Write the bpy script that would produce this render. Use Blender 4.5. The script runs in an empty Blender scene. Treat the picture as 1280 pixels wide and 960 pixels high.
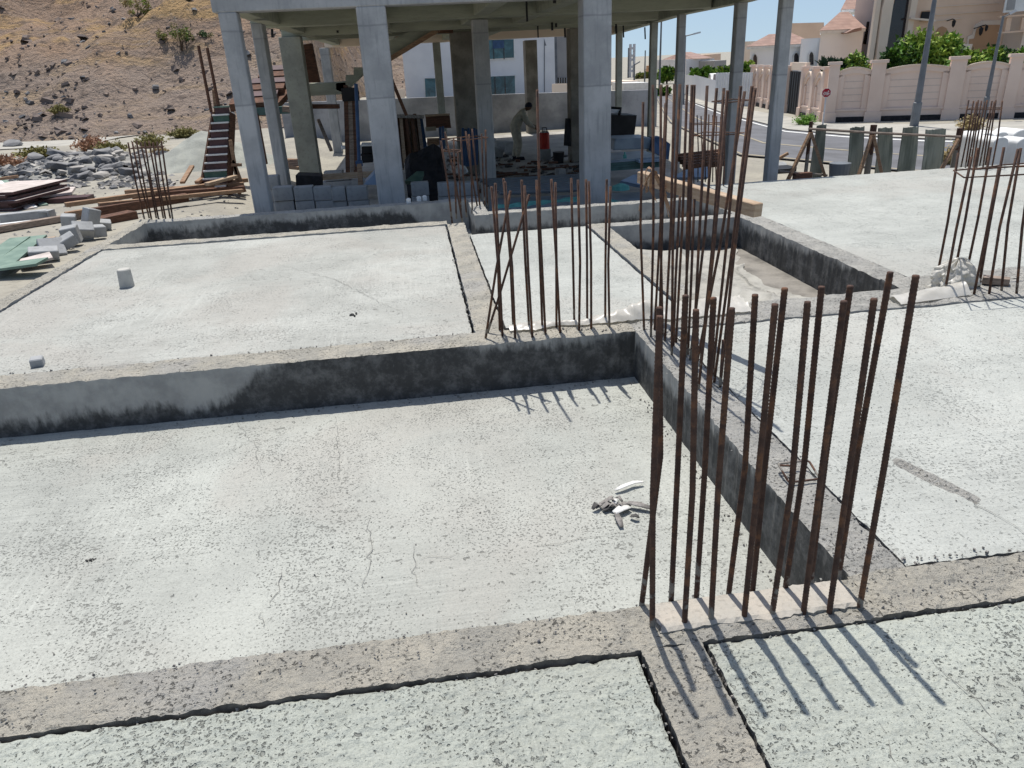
import bpy, math, random
from mathutils import Vector, Matrix, Euler, noise
random.seed(7)
RR = random.uniform
sc = bpy.context.scene
COL = sc.collection
R = math.radians
# ------------------------------------------------------------------ camera
F_PX = 917.0; PITCH, ROLL, YAW = R(23.65), R(-2.93), R(6.37); EYE = Vector((0, 0, 1.6))
fwd = Vector((math.sin(YAW)*math.cos(PITCH), math.cos(YAW)*math.cos(PITCH), -math.sin(PITCH)))
rgt0 = Vector((math.cos(YAW), -math.sin(YAW), 0)); up0 = rgt0.cross(fwd)
CR = rgt0*math.cos(ROLL)+up0*math.sin(ROLL); CU = -rgt0*math.sin(ROLL)+up0*math.cos(ROLL)
cam = bpy.data.cameras.new('camera'); co = bpy.data.objects.new('camera', cam); COL.objects.link(co)
cam.sensor_width = 36; cam.lens = F_PX/1280*36; cam.clip_end = 6000; cam.clip_start = 0.05
m = Matrix((CR, CU, -fwd)).transposed().to_4x4(); m.translation = EYE; co.matrix_world = m
sc.camera = co
# survey helpers: where a sight line from the station meets a level / a vertical plane / the terrain
def ray(px, py): return CR*((px-640)/F_PX) - CU*((py-480)/F_PX) + fwd
def P(px, py, z=0.0):
    d = ray(px, py); return EYE + d*((z-EYE.z)/d.z)
def at(px, py, Y):
    d = ray(px, py); return EYE + d*(Y/d.y)
def sstep(a, b, x):
    t = min(1, max(0, (x-a)/(b-a))); return t*t*(3-2*t)
def fbm(x, y, z=0, o=4): return noise.fractal(Vector((x, y, z)), 1.0, 2.0, o)
def gz(x, y):
    z = -1.0 + 0.5*sstep(-2.6, -4.2, x)*(1-sstep(9, 16, y)*0.4) - 0.4*sstep(7, 15, x)*sstep(8, 14, y)
    if x < -3.8: z += 0.05*fbm(x*0.6, y*0.6)
    return z
def hillz(x, y):
    k = x/max(y, 1)
    foot = 37 + 43*sstep(-0.135, -0.03, k) + 1.5*fbm(x*0.08, 3.1)
    d = y - foot
    if d < -1: return -5.0
    side = sstep(0.16, 0.02, k)
    h = 0.46*d*side + (2.2*fbm(x*0.07, y*0.07, 2, 5) + 0.6*fbm(x*0.35, y*0.35, 5, 4))*sstep(0, 12, d)*side
    h = 46*math.tanh(h/46)
    return -0.75 + h - 4*(1-side)
def surf(px, py, hill=True):
    d = ray(px, py); t = 3.0
    while t < 400:
        q = EYE + d*t
        g = gz(q.x, q.y)
        if hill: g = max(g, hillz(q.x, q.y))
        if q.z <= g:
            return Vector((q.x, q.y, g))
        t += 0.02 if t < 12 else (0.05 if t < 60 else 0.2)
    return EYE + d*t
# ------------------------------------------------------------------ materials
class NT:
    def __init__(s, name, rough=0.85, spec=0.25):
        s.m = bpy.data.materials.new(name); s.m.use_nodes = True; s.t = s.m.node_tree
        s.b = s.t.nodes['Principled BSDF']; s.b.inputs['Roughness'].default_value = rough
        s.b.inputs['Specular IOR Level'].default_value = spec
        s.pos = s.n('ShaderNodeNewGeometry').outputs['Position']
        s.obj = s.n('ShaderNodeTexCoord').outputs['Object']
    def n(s, k, **kw):
        o = s.t.nodes.new(k)
        for a, v in kw.items(): setattr(o, a, v)
        return o
    def l(s, a, b): s.t.links.new(a, b)
    def put(s, sock, v):
        if isinstance(v, bpy.types.NodeSocket): s.l(v, sock)
        elif isinstance(v, tuple) and len(v) == 3 and sock.type == 'RGBA': sock.default_value = (*v, 1)
        else: sock.default_value = v
    def scale(s, vec, sx, sy, sz, rz=0):
        k = s.n('ShaderNodeMapping'); s.l(vec, k.inputs['Vector']); k.inputs['Scale'].default_value = (sx, sy, sz)
        k.inputs['Rotation'].default_value = (0, 0, rz); return k.outputs[0]
    def noise(s, sc_, det=4, vec=None, rough=0.55, dist=0):
        k = s.n('ShaderNodeTexNoise'); s.l(vec or s.pos, k.inputs['Vector']); k.inputs['Scale'].default_value = sc_
        k.inputs['Detail'].default_value = det; k.inputs['Roughness'].default_value = rough; k.inputs['Distortion'].default_value = dist
        return k.outputs['Fac']
    def vor(s, sc_, vec=None, feat='F1', rnd=1.0, out='Distance'):
        k = s.n('ShaderNodeTexVoronoi', feature=feat); s.l(vec or s.pos, k.inputs['Vector']); k.inputs['Scale'].default_value = sc_
        k.inputs['Randomness'].default_value = rnd; return k.outputs[out]
    def ramp(s, v, a, b, ca=0.0, cb=1.0):
        k = s.n('ShaderNodeMapRange'); k.interpolation_type = 'SMOOTHSTEP'
        s.l(v, k.inputs[0]); k.inputs[1].default_value = a; k.inputs[2].default_value = b; k.inputs[3].default_value = ca; k.inputs[4].default_value = cb
        return k.outputs[0]
    def mix(s, f, a, b, mode='MIX'):
        k = s.n('ShaderNodeMix', data_type='RGBA', blend_type=mode)
        s.put(k.inputs[0], f); s.put(k.inputs[6], a); s.put(k.inputs[7], b); return k.outputs[2]
    def math(s, op, a, b=0.0, c=0.0):
        k = s.n('ShaderNodeMath', operation=op); s.put(k.inputs[0], a); s.put(k.inputs[1], b); s.put(k.inputs[2], c); return k.outputs[0]
    def sep(s, v):
        k = s.n('ShaderNodeSeparateXYZ'); s.l(v, k.inputs[0]); return k.outputs
    def col(s, c): s.put(s.b.inputs['Base Color'], c)
    def bump(s, h, dist, strength=1.0):
        k = s.n('ShaderNodeBump'); k.inputs['Strength'].default_value = strength; k.inputs['Distance'].default_value = dist
        s.put(k.inputs['Height'], h); s.l(k.outputs[0], s.b.inputs['Normal']); return k
def simple(name, c1, c2, sc_=6, rough=0.8, bump=0.0, bsc=30, det=5, world=False, spec=0.25, stretch=None, lo=0.35, hi=0.65, fine=0.0):
    s = NT(name, rough, spec); v = s.pos if world else s.obj
    if stretch: v = s.scale(v, *stretch)
    c = s.mix(s.ramp(s.noise(sc_, det, v), lo, hi), c1, c2)
    if fine: c = s.mix(s.ramp(s.noise(sc_*9, 4, v), 0.5, 0.72, 0, fine), c, tuple(x*0.45 for x in c1))
    s.col(c)
    if bump: s.bump(s.noise(bsc, 5, v), bump)
    return s.m
def slab_mat(name, pale, grey, pit_scale=42, pits=1.0, rz=0.0, bump=0.004):
    s = NT(name, 0.9, 0.15)
    big = s.noise(0.9, 5, rough=0.6, dist=0.4); med = s.noise(5, 6, rough=0.65); fine = s.noise(120, 3)
    streak = s.noise(3.0, 5, s.scale(s.pos, 0.5, 9, 1, rz), rough=0.7)
    c = s.mix(s.ramp(big, 0.34, 0.68), pale, grey)
    c = s.mix(s.ramp(med, 0.45, 0.8, 0, 0.5), c, tuple(x*0.80 for x in grey))
    c = s.mix(s.ramp(streak, 0.5, 0.78, 0, 0.35), c, tuple(min(1, x*1.22) for x in pale))
    br1 = s.noise(1.0, 6, s.scale(s.pos, 3.0, 70, 1, rz+0.15), rough=0.75, dist=0.3); br2 = s.noise(1.0, 5, s.scale(s.pos, 55, 2.2, 1, rz-0.1), rough=0.7, dist=0.3)
    c = s.mix(s.math('MULTIPLY', s.ramp(br1, 0.42, 0.68, 0, 0.55), s.ramp(s.noise(0.8, 3), 0.35, 0.6)), c, tuple(x*0.72 for x in grey))
    c = s.mix(s.math('MULTIPLY', s.ramp(br2, 0.46, 0.70, 0, 0.5), s.ramp(s.noise(1.1, 3), 0.42, 0.62)), c, tuple(min(1, x*1.2) for x in pale))
    c = s.mix(s.ramp(s.noise(0.55, 4, rough=0.6, dist=0.8), 0.46, 0.64, 0, 0.55), c, (grey[0]*1.08, grey[1]*1.01, grey[2]*0.99))
    c = s.mix(s.ramp(s.noise(1.9, 6, rough=0.75, dist=1.2), 0.60, 0.70, 0, 0.32), c, tuple(x*0.7 for x in grey))
    c = s.mix(s.ramp(fine, 0.42, 0.72, 0, 0.42), c, tuple(x*0.62 for x in grey))
    warp = s.n('ShaderNodeVectorMath', operation='MULTIPLY_ADD')
    nc = s.n('ShaderNodeTexNoise'); s.l(s.pos, nc.inputs['Vector']); nc.inputs['Scale'].default_value = pit_scale*0.9; nc.inputs['Detail'].default_value = 3
    s.l(nc.outputs['Color'], warp.inputs[0]); warp.inputs[1].default_value = (0.026,)*3; s.l(s.pos, warp.inputs[2])
    wp = warp.outputs[0]
    dens = s.ramp(s.noise(1.7, 4, rough=0.7), 0.38, 0.7, 0.035, 0.30*pits)
    hole = s.math('SUBTRACT', dens, s.vor(pit_scale, wp)); hole = s.ramp(hole, -0.04, 0.07)
    #hole2 = s.math('SUBTRACT', s.ramp(s.noise(4, 4, rough=0.7), 0.52, 0.8, 0.0, 0.20*pits), s.vor(pit_scale*0.36, wp)); hole2 = s.ramp(hole2, -0.02, 0.07)
    n3 = s.noise(pit_scale*2.1, 3, rough=0.6); thr = s.ramp(s.noise(2.3, 5, rough=0.7), 0.3, 0.7, 0.13, 0.0)
    hole3 = s.ramp(s.math('SUBTRACT', n3, thr), 0.545, 0.62, 0, 0.85)
    n4 = s.noise(pit_scale*0.8, 4, rough=0.55); hole4 = s.ramp(s.math('ADD', n4, s.ramp(s.noise(1.3, 4, rough=0.7), .35, .7, -.06, .03*pits)), 0.64, 0.70)
    h = s.math('MAXIMUM', s.math('MAXIMUM', s.math('MULTIPLY', hole, .6), hole4), hole3)
    c = s.mix(s.math('MULTIPLY', h, 0.66*min(1.0, 0.25+0.72*pits)), c, (0.145, 0.142, 0.128))
    s.col(c)
    hh = s.math('SUBTRACT', s.math('ADD', s.math('MULTIPLY', s.noise(60, 5, rough=0.7), 0.8), s.math('MULTIPLY', med, 0.8)), s.math('MULTIPLY', h, 1.1))
    s.bump(hh, bump); return s.m
def beam_mat(name, c1=(0.50, 0.465, 0.39), c2=(0.40, 0.38, 0.33)):
    s = NT(name, 0.95, 0.1)
    a = s.noise(4.5, 6, rough=0.7, dist=0.5); b = s.noise(38, 6, rough=0.75)
    c = s.mix(s.ramp(a, 0.38, 0.62), c1, c2)
    c = s.mix(s.ramp(s.noise(1.4, 3), 0.5, 0.66, 0, 0.7), c, (0.42, 0.41, 0.385))
    c = s.mix(s.ramp(b, 0.50, 0.74, 0, 0.7), c, (0.17, 0.16, 0.14))
    c = s.mix(s.ramp(s.noise(14, 5, rough=0.7), 0.58, 0.75, 0, 0.5), c, (0.47, 0.42, 0.35))
    pit = s.ramp(s.math('SUBTRACT', s.noise(70, 4, rough=.65), s.ramp(s.noise(5, 4, rough=.7), .35, .65, .09, 0.0)), .55, .63, 0, 1)
    c = s.mix(s.math('MULTIPLY', pit, .7), c, (0.085, 0.08, 0.07))
    s.col(c); s.bump(s.math('SUBTRACT', s.math('ADD', s.math('MULTIPLY', b, 1.4), s.math('MULTIPLY', s.noise(11, 5, rough=0.7), 1.6)), s.math('MULTIPLY', pit, .7)), 0.017); return s.m
def wall_mat(name, f):
    """cast concrete side with black bitumen brushed on; f(s, x, y, z) -> level (m) below which it is coated"""
    s = NT(name, 0.7, 0.3); x, y, z = s.sep(s.pos)
    c = s.mix(s.ramp(s.noise(6, 5, rough=0.65), 0.35, 0.7), (0.42, 0.41, 0.38), (0.29, 0.285, 0.27))
    wob = s.math('ADD', s.math('MULTIPLY', s.math('SUBTRACT', s.noise(2.2, 4), 0.5), 0.22), s.math('MULTIPLY', s.math('SUBTRACT', s.noise(18, 5, s.scale(s.pos, 1, 1, 0.35), rough=.7), 0.5), 0.19))
    lim = s.math('ADD', f(s, x, y, z), wob)
    mask = s.ramp(s.math('SUBTRACT', lim, z), -0.05, 0.04)
    c2 = s.mix(s.ramp(s.noise(7, 7, rough=0.75), 0.42, 0.68), (0.055, 0.055, 0.054), (0.165, 0.162, 0.155))
    c2 = s.mix(s.ramp(s.noise(60, 3, s.scale(s.pos, 1, 1, 0.5)), 0.66, 0.78, 0, 0.4), c2, (0.22, 0.22, 0.21))
    s.col(s.mix(mask, c, c2)); s.bump(s.noise(40, 5), 0.004); return s.m
def rust_mat(name='rust'):
    s = NT(name, 0.8, 0.3)
    c = s.mix(s.ramp(s.noise(30, 5, s.obj), 0.35, 0.65), (0.060, 0.034, 0.026), (0.105, 0.056, 0.038))
    c = s.mix(s.ramp(s.noise(140, 3, s.obj), 0.55, 0.7, 0, 0.6), c, (0.045, 0.03, 0.026))
    c = s.mix(s.ramp(s.noise(11, 4, s.pos, rough=.7), 0.52, 0.66, 0, 0.8), c, (0.19, 0.088, 0.045))
    z = s.sep(s.pos)[2]; spl = s.math('SUBTRACT', s.math('MULTIPLY', s.noise(13, 3, s.pos, rough=.6), .62), s.math('ADD', z, 0.285))
    c = s.mix(s.ramp(spl, -.01, .03, 0, .8), c, (0.26, 0.245, 0.215))
    s.col(c); s.bump(s.noise(200, 3, s.obj), 0.0015); return s.m
def wood_mat(name, c1, c2): return simple(name, c1, c2, 9, 0.85, 0.003, 40, stretch=(1, 1, 6), fine=0.4)
def conc_mat(name, c1, c2, bump=0.004): return simple(name, c1, c2, 2.2, 0.85, bump, 14, 6, fine=0.35)
M = {}
M['slab'] = slab_mat('screed_concrete', (0.455, 0.463, 0.42), (0.365, 0.372, 0.34))
M['slab_near'] = slab_mat('coarse_screed_concrete', (0.46, 0.48, 0.425), (0.38, 0.396, 0.35), 46, 1.2, 0.3, 0.013)
M['slab_far'] = slab_mat('smooth_screed_concrete', (0.475, 0.484, 0.447), (0.375, 0.384, 0.355), 36, 0.40, 1.1)
M['slab_far2'] = slab_mat('grey_screed_concrete', (0.465, 0.468, 0.43), (0.355, 0.356, 0.326), 30, 0.65, 0.7)
M['beam'] = beam_mat('rough_beam_concrete')
M['beam_grey'] = beam_mat('grey_beam_concrete', (0.47, 0.455, 0.415), (0.36, 0.352, 0.325))
M['side_k'] = wall_mat('bitumen_coated_side', lambda s, x, y, z: s.math('ADD', s.ramp(x, -1.35, -0.85, -0.215, 0.03), s.ramp(x, -0.35, 0.45, 0.0, -0.05)))
M['side_m'] = wall_mat('bitumen_brushed_side', lambda s, x, y, z: s.ramp(y, 2.2, 3.6, 0.02, -0.10))
M['side_s'] = wall_mat('bitumen_and_shade_side', lambda s, x, y, z: s.ramp(y, 4.6, 7.0, 0.04, -0.09))  # bitumen coat, raised to take in a curved shadow on this wall too
M['side_p'] = wall_mat('bitumen_low_side', lambda s, x, y, z: s.ramp(x, -0.4, 0.35, -0.09, -0.4))
M['side_t'] = wall_mat('bitumen_foot_side', lambda s, x, y, z: s.math('ADD', -0.16, 0.0))
M['rust'] = rust_mat()
M['joint'] = simple('dark_joint_concrete', (0.17, 0.155, 0.135), (0.08, 0.074, 0.066), 18, .95, .004, 40, world=True)  # dark tone for the near beam sides along the joints
def col_mat():
    s = NT('cast_column_concrete', 0.85, 0.2); x, y, z = s.sep(s.pos)
    c = s.mix(s.ramp(s.noise(2.2, 6, rough=.6), .35, .65), (0.49, 0.485, 0.475), (0.385, 0.382, 0.375))
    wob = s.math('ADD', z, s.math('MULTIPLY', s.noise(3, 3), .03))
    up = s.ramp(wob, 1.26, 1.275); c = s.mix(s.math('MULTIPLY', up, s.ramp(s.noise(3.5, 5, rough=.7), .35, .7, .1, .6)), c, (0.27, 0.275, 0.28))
    for h in (1.268, 2.13): 
        d = s.math('ABSOLUTE', s.math('SUBTRACT', wob, h)); c = s.mix(s.ramp(d, .004, .018, .42, 0), c, (0.16, 0.165, 0.17))
    c = s.mix(s.ramp(s.noise(9, 5, s.scale(s.pos, 3, 3, .25)), .50, .72, 0, .65), c, (0.27, 0.275, 0.275))
    c = s.mix(s.ramp(s.noise(24, 5, rough=.7), .58, .74, 0, .5), c, (0.22, 0.22, 0.22))
    s.col(c); s.bump(s.noise(14, 5), .004); return s.m
M['frame'] = col_mat()
M['soffit'] = simple('soffit_concrete', (0.40, 0.41, 0.32), (0.30, 0.31, 0.25), 2.4, 0.85, 0.004, 20, stretch=(0.4, 6, 3), fine=0.3)
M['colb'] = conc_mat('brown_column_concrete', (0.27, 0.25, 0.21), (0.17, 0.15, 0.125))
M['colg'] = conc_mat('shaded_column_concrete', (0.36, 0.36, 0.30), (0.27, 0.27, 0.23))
M['aggregate_pale'] = conc_mat('pale_stub_concrete', (0.50, 0.485, 0.44), (0.40, 0.39, 0.355))
M['block'] = conc_mat('cement_block', (0.39, 0.395, 0.395), (0.29, 0.295, 0.297))
M['blockwall'] = simple('cement_plaster_wall', (0.40, 0.40, 0.41), (0.22, 0.225, 0.235), 0.8, 0.9, 0.006, 10, 6, fine=0.3)
M['gravel'] = simple('sandy_gravel', (0.37, 0.345, 0.285), (0.29, 0.27, 0.23), 0.7, 0.95, 0.03, 9, 8, world=True, fine=0.35)
M['floor'] = simple('dusty_floor', (0.46, 0.44, 0.40), (0.32, 0.305, 0.28), 1.1, 0.95, 0.02, 12, 7, world=True, fine=.4)
M['bay_floor'] = simple('soil_and_shade', (0.27, 0.25, 0.22), (0.14, 0.13, 0.115), 3, 0.95, 0.02, 14, 6, world=True)  # soil floor darkened to hold the wall's black bitumen and shadow as well
M['fill'] = simple('dusty_fill', (0.30, 0.29, 0.26), (0.2, 0.19, 0.17), 1.5, 0.95, 0.02, 12, 6, world=True)
M['wood'] = wood_mat('raw_timber', (0.37, 0.245, 0.155), (0.25, 0.15, 0.095))
M['wood_dark'] = wood_mat('dark_timber', (0.17, 0.085, 0.055), (0.09, 0.05, 0.035))
M['wood_pale'] = wood_mat('pale_timber', (0.50, 0.38, 0.27), (0.38, 0.27, 0.18))
M['wood_grey'] = wood_mat('weathered_timber', (0.34, 0.27, 0.22), (0.2, 0.155, 0.125))
M['ply'] = simple('film_faced_plywood', (0.10, 0.05, 0.05), (0.065, 0.034, 0.034), 5, 0.5, 0.001, 30)
M['ply_green'] = simple('green_shutter_board', (0.10, 0.16, 0.12), (0.06, 0.11, 0.085), 5, 0.7, 0.001, 30)
M['board_top'] = simple('dusty_board_face', (0.62, 0.54, 0.50), (0.48, 0.42, 0.38), 5, 0.8)
M['board_green'] = simple('pale_green_board', (0.21, 0.29, 0.235), (0.15, 0.22, 0.18), 5, 0.7, 0.002, 20)
M['white_paint'] = simple('white_paint', (0.78, 0.78, 0.76), (0.68, 0.68, 0.66), 3, 0.7)
M['white_wall'] = simple('white_render', (0.74, 0.74, 0.74), (0.66, 0.66, 0.67), 0.6, 0.8)
M['beige'] = simple('beige_render', (0.79, 0.63, 0.53), (0.72, 0.565, 0.47), 0.8, 0.85, world=True)
M['beige_dark'] = simple('beige_groove_render', (0.62, 0.51, 0.44), (0.56, 0.455, 0.39), 0.8, 0.85, world=True)
M['villa_white'] = simple('villa_white_render', (0.86, 0.87, 0.88), (0.80, 0.81, 0.82), 0.6, 0.8)
M['peach'] = simple('peach_render', (0.80, 0.58, 0.42), (0.72, 0.51, 0.365), 0.5, 0.85, world=True)
M['ochre'] = simple('ochre_render', (0.52, 0.31, 0.18), (0.46, 0.27, 0.15), 0.5, 0.85)
M['cream'] = simple('cream_render', (0.80, 0.66, 0.53), (0.73, 0.59, 0.465), 0.5, 0.85)
def tile_mat():
    s = NT('clay_roof_tiles', 0.85, 0.15)
    c = s.mix(s.ramp(s.noise(1.6, 4), 0.35, 0.65), (0.37, 0.255, 0.215), (0.29, 0.20, 0.17))
    z = s.sep(s.pos)[2]; w = s.math('FRACT', s.math('MULTIPLY', z, 5.0))
    c = s.mix(s.ramp(w, 0.0, 0.22, 0.5, 0.0), c, (0.2, 0.11, 0.09)); s.col(c); return s.m
M['tile'] = tile_mat()
def glass_mat(name, c, c2, sc_=0.6):
    s = NT(name, 0.12, 0.6); s.col(s.mix(s.ramp(s.noise(sc_, 4, rough=0.65, dist=1.0), 0.4, 0.62), c, c2)); return s.m
M['teal'] = glass_mat('teal_glass', (0.030, 0.085, 0.10), (0.06, 0.16, 0.19), 1.1)
M['dark_glass'] = glass_mat('dark_glass', (0.016, 0.013, 0.016), (0.024, 0.02, 0.024))
M['shutter'] = simple('grey_cladding', (0.36, 0.355, 0.35), (0.30, 0.295, 0.29), 0.5, 0.6)
M['asphalt'] = simple('grey_asphalt', (0.165, 0.165, 0.175), (0.125, 0.125, 0.13), 0.8, 0.9, 0.004, 60, 6, world=True)  # even grey of the road surface
M['line_white'] = simple('white_road_paint', (0.75, 0.75, 0.72), (0.6, 0.6, 0.57), 3, 0.8)
M['line_yellow'] = simple('yellow_road_paint', (0.36, 0.31, 0.22), (0.27, 0.24, 0.185), 3, 0.8)
M['paving'] = simple('pale_paving', (0.42, 0.40, 0.35), (0.34, 0.325, 0.29), 1.2, 0.9, 0.004, 20, world=True)
M['steel'] = simple('galvanised_steel', (0.17, 0.185, 0.20), (0.12, 0.13, 0.145), 2, 0.5, spec=0.5)
M['steel_light'] = simple('light_grey_steel', (0.55, 0.57, 0.60), (0.45, 0.47, 0.5), 2, 0.5, spec=0.5)
M['black'] = simple('black_plastic', (0.020, 0.020, 0.022), (0.012, 0.012, 0.013), 4, 0.55)
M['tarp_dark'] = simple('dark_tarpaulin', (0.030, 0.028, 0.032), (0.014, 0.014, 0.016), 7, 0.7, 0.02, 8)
M['tarp_blue'] = simple('pale_blue_tarpaulin', (0.34, 0.42, 0.54), (0.25, 0.33, 0.45), 3, 0.5)
M['blue'] = simple('blue_paint', (0.05, 0.10, 0.20), (0.035, 0.07, 0.14), 4, 0.5)
M['blue_steel'] = simple('blue_grey_sheet', (0.33, 0.39, 0.45), (0.23, 0.28, 0.34), 3, 0.45, spec=0.5)
M['teal_net'] = simple('teal_netting', (0.16, 0.44, 0.40), (0.10, 0.33, 0.31), 9, 0.7)
M['teal_board'] = simple('dark_green_sheet', (0.11, 0.19, 0.18), (0.07, 0.13, 0.12), 4, 0.6)
M['red'] = simple('red_plastic', (0.52, 0.045, 0.03), (0.42, 0.03, 0.025), 5, 0.4)
M['sign_red'] = simple('sign_red', (0.36, 0.012, 0.03), (0.32, 0.01, 0.025), 3, 0.4)
M['skin'] = simple('brown_skin', (0.14, 0.075, 0.045), (0.11, 0.06, 0.035), 8, 0.6)
M['khaki'] = simple('khaki_cloth', (0.50, 0.46, 0.36), (0.38, 0.35, 0.27), 12, 0.9, 0.01, 20)
M['navy'] = simple('dark_cloth', (0.03, 0.032, 0.045), (0.02, 0.02, 0.03), 10, 0.9)
M['leaf_a'] = simple('fresh_leaf', (0.16, 0.30, 0.035), (0.10, 0.21, 0.03), 3, 0.6)
M['leaf_b'] = simple('deep_leaf', (0.045, 0.10, 0.02), (0.03, 0.07, 0.018), 3, 0.6)
M['leaf_c'] = simple('yellow_green_leaf', (0.27, 0.36, 0.05), (0.20, 0.28, 0.04), 3, 0.6)
M['palm'] = simple('palm_leaf', (0.035, 0.075, 0.04), (0.025, 0.055, 0.03), 3, 0.6)
M['bark'] = simple('bark', (0.14, 0.10, 0.07), (0.09, 0.065, 0.045), 8, 0.9, 0.01, 20)
M['dry_a'] = simple('dry_straw', (0.42, 0.33, 0.17), (0.32, 0.25, 0.12), 4, 0.9)
M['dry_b'] = simple('dry_red_grass', (0.38, 0.22, 0.14), (0.28, 0.16, 0.10), 4, 0.9)
M['dry_c'] = simple('olive_scrub', (0.25, 0.22, 0.08), (0.17, 0.155, 0.06), 4, 0.9)
M['rock'] = simple('grey_rock', (0.27, 0.265, 0.26), (0.11, 0.11, 0.115), 1.6, 0.95, 0.03, 7, 6)
M['rock_pale'] = simple('pale_rock', (0.46, 0.43, 0.39), (0.28, 0.265, 0.245), 2.0, 0.95, 0.03, 7, 6)
M['rock_hill'] = simple('hill_rock', (0.25, 0.195, 0.16), (0.14, 0.115, 0.105), 0.35, 0.95, world=True)
M['dark_bits'] = simple('dark_debris', (0.10, 0.095, 0.09), (0.05, 0.05, 0.05), 30, 0.9)
M['scrap_white'] = simple('white_scrap', (0.78, 0.77, 0.74), (0.6, 0.59, 0.56), 30, 0.6)
M['scrap_grey'] = simple('grey_scrap', (0.30, 0.28, 0.26), (0.16, 0.15, 0.14), 40, 0.8)
M['crack'] = simple('crack_shadow', (0.16, 0.155, 0.14), (0.2, 0.195, 0.18), 20, 1.0)
def corr_mat():
    s = NT('weathered_corrugated_sheet', 0.6, 0.4)
    v = s.noise(3, 5, s.scale(s.obj, 3, 3, 0.6))
    s.col(s.mix(s.ramp(v, 0.35, 0.65), (0.50, 0.51, 0.43), (0.27, 0.29, 0.24))); return s.m
M['corr'] = corr_mat()
def plastic_mat():
    s = NT('milky_plastic_film', 0.35, 0.5); s.col(s.mix(s.ramp(s.noise(9, 4), 0.4, 0.65), (0.74, 0.71, 0.65), (0.64, 0.61, 0.55)))
    t = s.n('ShaderNodeBsdfTranslucent'); t.inputs[0].default_value = (0.8, 0.78, 0.7, 1)
    mx = s.n('ShaderNodeMixShader'); mx.inputs[0].default_value = 0.35
    out = s.t.nodes['Material Output']; s.l(s.b.outputs[0], mx.inputs[1]); s.l(t.outputs[0], mx.inputs[2]); s.l(mx.outputs[0], out.inputs[0])
    return s.m
M['film'] = plastic_mat()
def sheet_mat():
    s = NT('dusty_plastic_sheet', 0.6, 0.35); s.col(s.mix(s.ramp(s.noise(2.5, 6, rough=0.7), 0.38, 0.66), (0.40, 0.385, 0.34), (0.22, 0.21, 0.185)))
    s.bump(s.noise(6, 5, dist=1.5), 0.02); return s.m
M['sheet'] = sheet_mat()
def hill_mat():
    s = NT('rocky_hillside', 0.97, 0.05); x, y, z = s.sep(s.pos)
    a = s.noise(0.12, 7, rough=0.65, dist=0.6); b = s.noise(1.4, 6, rough=0.72); g = s.noise(0.28, 6, s.scale(s.pos, 0.55, 1.0, 2.6, 0.5), rough=0.65, dist=0.5)
    c = s.mix(s.ramp(a, 0.36, 0.62), (0.36, 0.25, 0.175), (0.28, 0.21, 0.165))
    c = s.mix(s.ramp(g, 0.47, 0.62, 0, 0.9), c, (0.44, 0.295, 0.15))
    low = s.math('ADD', s.math('MULTIPLY', s.math('SUBTRACT', a, 0.5), 9.0), s.ramp(z, -1.0, 9.0, 4.0, -5.0))
    c = s.mix(s.ramp(low, -1.0, 2.2, 0, 0.5), c, (0.285, 0.25, 0.225))
    c = s.mix(s.ramp(b, 0.49, 0.67, 0, 0.8), c, (0.14, 0.112, 0.095))
    c = s.mix(s.ramp(s.noise(3.1, 5, rough=0.7), 0.57, 0.72, 0, 0.7), c, (0.40, 0.34, 0.28))
    s.col(c); s.bump(s.math('ADD', b, s.math('MULTIPLY', s.noise(5, 4), 0.4)), 0.5); return s.m
M['hill'] = hill_mat()
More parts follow.
